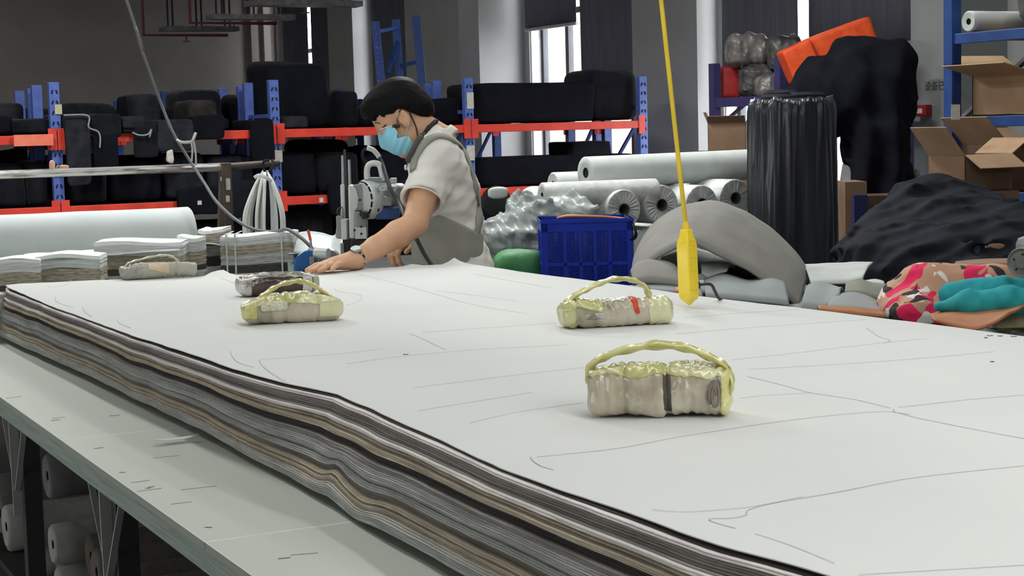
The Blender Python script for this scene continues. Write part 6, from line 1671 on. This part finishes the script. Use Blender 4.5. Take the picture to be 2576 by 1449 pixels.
bt = thing('wrapped_roll_bundle', 'tall upright bundle wrapped in glossy black film, right of the yellow cord', 'wrapped bundle', (bc[0], bc[1], 0))
mesh_obj('black_film_wrap', np.concatenate(V), Fc, m_bf, bt, smooth=True)
for (dx, dy, r, h) in ((-.11, -.02, .085, .012), (.07, -.02, .10, .02), (-.01, .09, .09, .035), (.14, .05, .06, .01)):
    MB().lathe([(.02, 0), (r, 0), (r, h + .1), (r - .015, h + .115), (.02, h + .115)], (bc[0] + dx, bc[1] + dy, zt4 - .1), (0, 0, 1), 24).build('roll_end', m_dgrey, bt, smooth=True, angle=40)
# ---- window rack with bags, black drape
m_pur = mat('rack_indigo', (62, 58, 110), .5)
sx, sy0, sy1 = 7.25, 9.05, float(Xp(1798, 240, 7.25)[1])
zsh = float(Xp(1798, 247, sx)[2]); ztp = float(Xp(1797, 160, sx)[2])
wr = thing('window_rack', 'indigo steel rack along the window wall, loaded with bags', 'storage rack', (sx + .3, (sy0 + sy1) / 2, 0))
for y in (sy1, sy0, (sy0 + sy1) / 2):
    for x in (sx, sx + .45): MB().span((x - .03, y - .035, 0), (x + .03, y + .035, ztp)).build('post', m_pur, wr)
    MB().bar((sx, y, ztp - .5), (sx + .45, y, ztp - .2), .03, .02).build('frame_brace', m_pur, wr)
for z in (zsh, .95):
    for x in (sx, sx + .45): MB().span((x - .02, sy0, z - .07), (x + .02, sy1, z)).build('beam', m_pur, wr)
    MB().span((sx, sy0, z - .02), (sx + .45, sy1, z - .005)).build('shelf_deck', m_dgrey, wr)
def bag(name, label, px0, px1, y0, y1, x, dep, m, seed, e=.5, tilt=0.0, cat='bag', amp=.05, fr=9):
    a, b = Xp(px0, (y0 + y1) / 2, x), Xp(px1, (y0 + y1) / 2, x); d = float(np.dot((a + b) / 2 - CAM, _F))
    w = (px1 - px0) * d / F_PX; h = (y1 - y0) * d / F_PX; c = (a + b) / 2
    c = P((px0 + px1) / 2, (y0 + y1) / 2, d)
    if name == 'film_bag':
        q = Vol(c - max(w, dep) * .62, c + max(w, dep) * .62, .009)
        q.box(c, (w * .46, dep * .46, h * .46), np.array([RH, FH, uA]), min(w, h) * .30)
        X_ = np.meshgrid(*[q.lo[i] + q.h * np.arange(q.n[i]) for i in range(3)], indexing='ij')
        q.d += (.055 * (crumple(*X_, 13, seed, 8) - .62) + .02 * (crumple(*X_, 34, seed + 5, 6) - .5)).astype(np.float32)
        return tag(q.build(name, m, None, relax=1), label, cat)
    ct, st_ = math.cos(tilt), math.sin(tilt)
    return tag(MB().soft(c, (w, dep, h), seed, e, amp, fr, ax=np.array([RH * ct + uA * st_, FH, uA * ct - RH * st_]), flat=False).build(name, m, smooth=True), label, cat)
m_gbag = mat('grey_film_bag', (128, 124, 119), .36, vs=7, col2=(86, 85, 85), bump=.1, bs=18)
m_gbag2 = mat('dark_film_bag', (96, 94, 94), .45, vs=7, col2=(46, 46, 50), bump=.4, bs=18)
m_org = mat('orange_woven', (242, 92, 36), .6, vs=12, col2=(228, 74, 26), bump=.3, bs=26)
m_redb = mat('red_bag', (176, 34, 36), .6, vs=8, col2=(150, 28, 32))
xb = 7.45
bag('film_bag', 'grey film bag at the upper left of the window rack pile', 1822, 1938, 82, 172, xb, .4, m_gbag, 1)
bag('film_bag', 'dark film bag between the grey bag and the orange sack', 1928, 2018, 84, 188, xb + .1, .4, m_gbag2, 2)
bag('film_bag', 'grey film bag beside the red bag on the window rack shelf', 1858, 1952, 160, 250, xb, .4, m_gbag2, 3)
bag('film_bag', 'flat pale grey film bag lying below the orange sack', 1895, 2012, 186, 250, xb - .05, .4, m_gbag, 4)
bag('red_bag', 'dark red bag against the indigo post', 1809, 1862, 167, 248, xb, .3, m_redb, 5, .25, amp=.02)
bag('orange_sack', 'orange woven sack slanting down beside the black drape', 1978, 2056, 110, 232, xb - .35, .3, m_org, 6, .16, .40, amp=.012)
bag('orange_sack', 'long orange woven sack on top of the black drape', 2012, 2194, 72, 142, xb - .1, .35, m_org, 7, .18, .34, amp=.012)
# open carton on the lower shelf
def carton(label, c, w, d, h, rz, m, mi, flaps, tilt=0.0, name='carton'):
    """open box; flaps: list of (side, angle) with side n/e/s/w"""
    t = thing(name, label, 'carton', c, rz); th = .005
    MB().span((-w / 2, -d / 2, 0), (w / 2, d / 2, th)).span((-w / 2, -d / 2, 0), (w / 2, -d / 2 + th, h)).span((-w / 2, d / 2 - th, 0), (w / 2, d / 2, h)).span((-w / 2, -d / 2, 0), (-w / 2 + th, d / 2, h)).span((w / 2 - th, -d / 2, 0), (w / 2, d / 2, h)).build('box_body', m, t, local=True)
    for s, an, ln in flaps:
        c_, s_ = math.cos(an), math.sin(an)
        if s in 'sn':
            q = -1 if s == 's' else 1; y0 = q * d / 2; p0 = np.array((0, y0, h)); dv = np.array((0, q * c_, s_)); ex = np.array((1.0, 0, 0)); W_ = w
        else:
            q = -1 if s == 'w' else 1; p0 = np.array((q * w / 2, 0, h)); dv = np.array((q * c_, 0, s_)); ex = np.array((0, 1.0, 0)); W_ = d
        nz_ = np.cross(ex, dv)
        MB().box(p0 + dv * ln / 2, (W_ * .98, ln, .004), np.array([ex, dv, nz_])).build('flap', mi, t, local=True)
    return t
p = P(1832, 378, 12.0); pz = .95
carton('open brown carton under the window rack shelf, left of the black bundle', (p[0], p[1], P(1832, 378, 12.0)[2]), .27, .25, .20, -YAW - .2, m_cartdk, m_cartdk, [('s', .6, .08), ('e', .9, .1), ('w', 1.2, .08)])
o = tag(MB().box((p[0], p[1], (float(p[2]) + .0) / 2), (.4, .4, float(p[2]) - .002), np.array([RH, FH, uA])).build('carton_stack', m_cartdk), 'closed carton stack under the open carton by the window rack', 'carton')
# black cloth mass over the rack
kc = P(2150, 250, 10.2)
dv_ = Vol((kc[0] - 1.0, kc[1] - .8, .3), (kc[0] + .9, kc[1] + .8, 2.3), .018)
for (px, py, d, r, rz_) in ((2165, 150, 10.3, .20, .16), (2120, 125, 10.3, .10, .08), (2240, 150, 10.25, .20, .16), (2262, 195, 10.2, .12, .16), (2070, 210, 10.3, .20, .20), (2010, 270, 10.3, .15, .16), (2130, 240, 10.2, .22, .26), (2218, 250, 10.2, .21, .26)):
    dv_.ell(P(px, py, d), (r, r, rz_), None, .08)
def hang(x0, x1, y0, y1, d, th):
    a, b = P(x0, y0, d), P(x1, y0, d); c = (a + b) / 2; zb = P((x0 + x1) / 2, y1, d)[2]
    dv_.box((c[0], c[1], (c[2] + zb) / 2), (abs((b - a) @ RH) / 2, th, abs(c[2] - zb) / 2), np.array([RH, FH, uA]), .06, .06)
hang(2110, 2140, 200, 430, 10.2, .10); hang(2152, 2284, 180, 470, 10.15, .13); hang(2150, 2262, 300, 560, 10.1, .12)
dX = np.meshgrid(*[dv_.lo[i] + dv_.h * np.arange(dv_.n[i]) for i in range(3)], indexing='ij')
da = (dX[0] - kc[0]) * RH[0] + (dX[1] - kc[1]) * RH[1]
dv_.d += (.022 * np.sin(da * 34 + 2.5 * np.sin(dX[2] * 3 + 1)) * np.clip((1.75 - dX[2]) / .3, .2, 1) + .02 * wob(*dX, 9, 4) + .09 * (crumple(da, (dX[0] - kc[0]) * FH[0] + (dX[1] - kc[1]) * FH[1], dX[2] * .45, 10, 31, 6) - .5)).astype(np.float32)
tag(dv_.build('black_cloth_drape', m_black2, None, relax=1), 'mass of black cloth draped over the rack by the right window', 'cloth')
for (px0, px1, y0, y1, d, lab, m) in ((2128, 2152, 395, 450, 10.4, 'white crumpled bag behind the black drape', m_gwhite), (2285, 2305, 415, 480, 10.5, 'clear film bag at the lower right of the black drape', m_gbag)):
    a, b = P(px0, y0, d), P(px1, y1, d); c = (a + b) / 2; zb = .95 if d < 10.45 else .0
    tag(MB().soft((c[0], c[1], a[2] / 2), (abs((b - a) @ RH), .2, a[2]), 9, .5, .04).build('film_bag', m, smooth=True), lab, 'bag')
c = P(2140, 560, 9.4); tag(MB().box((c[0], c[1], float(P(2140, 455, 9.4)[2]) / 2), (.12, .3, float(P(2140, 455, 9.4)[2])), np.array([RH, FH, uA])).build('carton_stack', m_cartdk), 'dull brown carton between the black bundle and the drape', 'carton')
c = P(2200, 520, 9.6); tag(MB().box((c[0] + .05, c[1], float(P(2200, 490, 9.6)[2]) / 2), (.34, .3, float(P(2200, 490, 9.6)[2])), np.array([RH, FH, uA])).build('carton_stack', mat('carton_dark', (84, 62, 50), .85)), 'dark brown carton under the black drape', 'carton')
c = P(2163, 600, 9.0); tag(MB().box((c[0], c[1], 1.0 / 2), (.07, .07, 1.0), np.array([RH, FH, uA])).build('blue_post', mat('dim_blue', (30, 36, 92), .5)), 'dim blue post right of the black wrapped bundle', 'post')

# ---- dark cloth heap on the right
hc = P(2350, 560, 6.9)
hv2 = Vol((hc[0] - .75, hc[1] - .8, .0), (hc[0] + .95, hc[1] + .8, 1.35), .014)
pts = [(2345, 470, 6.95, .10, .10), (2300, 480, 6.9, .12, .09), (2400, 500, 6.9, .14, .12), (2380, 560, 6.8, .26, .16), (2270, 575, 6.85, .18, .12), (2470, 570, 6.75, .22, .14), (2330, 640, 6.7, .34, .16), (2220, 655, 6.8, .20, .12), (2500, 640, 6.6, .3, .16), (2560, 590, 6.6, .16, .12), (2420, 700, 6.6, .45, .2), (2250, 720, 6.75, .3, .2), (2560, 700, 6.5, .3, .2)]
for (px, py, d, r, rz_) in pts: hv2.ell(P(px, py, d), (r, r, rz_), None, .07)
hv2.box((hc[0] + .05, hc[1], .3), (.55, .42, .34), np.array([RH, FH, uA]), .1, .1)
hX2 = np.meshgrid(*[hv2.lo[i] + hv2.h * np.arange(hv2.n[i]) for i in range(3)], indexing='ij')
ha = (hX2[0] - hc[0]) * RH[0] + (hX2[1] - hc[1]) * RH[1]
hb2 = (hX2[0] - hc[0]) * FH[0] + (hX2[1] - hc[1]) * FH[1]
hv2.d += (.17 * (crumple(ha * .55 + hX2[2] * .9, hb2, hX2[2] - ha * .35, 7, 21, 7) - .5) + .045 * (crumple(ha * .5 + hX2[2], hb2, hX2[2], 19, 22, 6) - .5)).astype(np.float32)
m_heap = mat('charcoal_navy_cloth', (28, 31, 40), .8, vs=5, col2=(20, 23, 31), bump=.15, bs=30, spec=.15)
tag(hv2.build('dark_cloth_heap', m_heap, None, relax=1), 'big heap of dark charcoal cloth in front of the right blue rack', 'cloth heap')
tag(MB().soft(P(2505, 625, 6.35), (.12, .08, .05), 8, .6, .05, 14, ax=np.array([RH, FH, uA])).build('tan_cloth', m_kraft, smooth=True), 'small tan cloth fold on the dark heap at the right edge', 'cloth')

# ---- right blue rack with cartons
bx = 5.60; by = float(Xp(2396, 300, bx)[1])
br = thing('blue_shelf_rack', 'tall blue rack at the right edge holding cartons', 'storage rack', (bx + .3, by - .9, 0))
for y in (by, by - 1.9):
    for x in (bx, bx + .72): MB().span((x - .03, y - .03, 0), (x + .03, y + .03, 3.0)).build('post', m_bluer, br, bevel=.003)
    MB().bar((bx, y, 1.35), (bx + .72, y, 1.85), .035, .02).build('frame_brace', m_galv, br)
    MB().bar((bx, y, 1.10), (bx + .72, y, 1.10), .03, .02).build('frame_brace', m_galv, br)
zb1, zb2, zb3 = float(Xp(2470, 85, bx)[2]) + .01, float(Xp(2460, 303, bx)[2]) + .02, float(Xp(2500, 492, bx)[2]) + .02
for z in (zb1, zb2, zb3, .5):
    for x in (bx, bx + .72): MB().span((x - .02, by - 1.9, z - .05), (x + .02, by, z)).build('beam', m_bluer, br, bevel=.003)
    MB().span((bx + .02, by - 1.9, z - .03), (bx + .70, by, z - .012)).build('shelf_deck', m_cartdk, br)
def bxy(px, z, x): return yz(px, z, x=x)
carton('open carton with raised flaps on the upper shelf of the right blue rack', (bx + .25, by - .27, zb2 + .001), .42, .36, .19, PI / 2, m_carton, m_cartin, [('e', .55, .20), ('w', .4, .17), ('n', .25, .2), ('s', -1.0, .14)])
carton('carton with drooping flaps on the lower shelf of the right blue rack', (bx + .22, by - .22, zb3 + .001), .36, .40, .22, PI / 2 - .1, m_cartdk, m_carton, [('n', .8, .18), ('w', .2, .16), ('e', .4, .18), ('s', -.6, .14)])
carton('tall taped carton beside the drooping one, cut off by the right edge', (bx + .25, by - .72, zb3 + .001), .34, .40, .36, PI / 2, m_carton, m_carton, [('n', 0.0, .18), ('s', 0.1, .18)])
q_ = P(2404, 282, 7.7); tag(MB().box(q_, (.04, .003, .07), np.array([RH, FH, uA])).build('paper_label', m_paper), 'small white shipping label beside the blue post and carton', 'label')
tag(carton('carton flap box standing open in front of the right rack', (*P(2440, 460, 7.5)[:2], float(P(2440, 478, 7.5)[2])), .26, .26, .16, -YAW + .4, m_cartdk, m_carton, [('w', .9, .16), ('s', -.5, .12), ('e', .6, .12)]), None, None)
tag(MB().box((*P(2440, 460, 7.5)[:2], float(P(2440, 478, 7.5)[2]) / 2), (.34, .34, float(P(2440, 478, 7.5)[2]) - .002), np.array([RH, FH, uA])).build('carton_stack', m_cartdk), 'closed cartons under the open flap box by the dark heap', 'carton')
rr_ = P(2470, 62, 7.75); rr_[2] = zb1 + .075
froll('white_roll', 'white roll on the top shelf of the right blue rack', (bx - .02, by - .13, zb1 + .052), (bx + .5, by - .13, zb1 + .052), .05, m_nw, rc=.015)
tag(MB().soft((bx + .38, by - .40, zb1 + .17), (.5, .42, .33), 12, .6, .06, 12).build('film_bag', m_gbag, smooth=True), 'big grey film bag on the top shelf of the right blue rack', 'bag')
# ---- lettering and alarm box on the column
fx = 8.0
def column_pt(px, py): return Xp(px, py, fx - .004)
m_let = mat('faded_grey_lettering', (94, 98, 98), .8)
a = column_pt(2326, 226); h = float(column_pt(2330, 203)[2] - column_pt(2330, 227)[2])
cu = bpy.data.curves.new('wall_lettering', 'FONT'); cu.body = '设备已停用'; cu.size = h * 1.02; cu.extrude = .001; cu.materials.append(m_let)
tmp_ = bpy.data.objects.new('tmp', cu); C.objects.link(tmp_); bpy.context.view_layer.update()
me_ = bpy.data.meshes.new_from_object(tmp_.evaluated_get(bpy.context.evaluated_depsgraph_get())); bpy.data.objects.remove(tmp_); me_.materials.clear(); me_.materials.append(m_let)
lo_ = bpy.data.objects.new('wall_lettering', me_); C.objects.link(lo_); lo_.location = tuple(a); lo_.rotation_euler = (PI / 2, 0, -PI / 2)
tag(lo_, 'faded grey characters lettered on the right column', 'lettering')
a = column_pt(2330, 278); h = float(column_pt(2330, 264)[2] - column_pt(2330, 293)[2]); w = abs(float(column_pt(2317, 278)[1] - column_pt(2344, 278)[1]))
fb = thing('fire_alarm_box', 'small red alarm box with a white plate on the right column', 'alarm box', a)
MB().box((fx - .03, a[1], a[2]), (.05, w, h)).build('alarm_housing', mat('alarm_red', (168, 40, 44), .4), fb, bevel=.004)
MB().box((fx - .057, a[1] + w * .08, a[2] - h * .02), (.004, w * .5, h * .4)).build('white_plate', m_paper, fb)
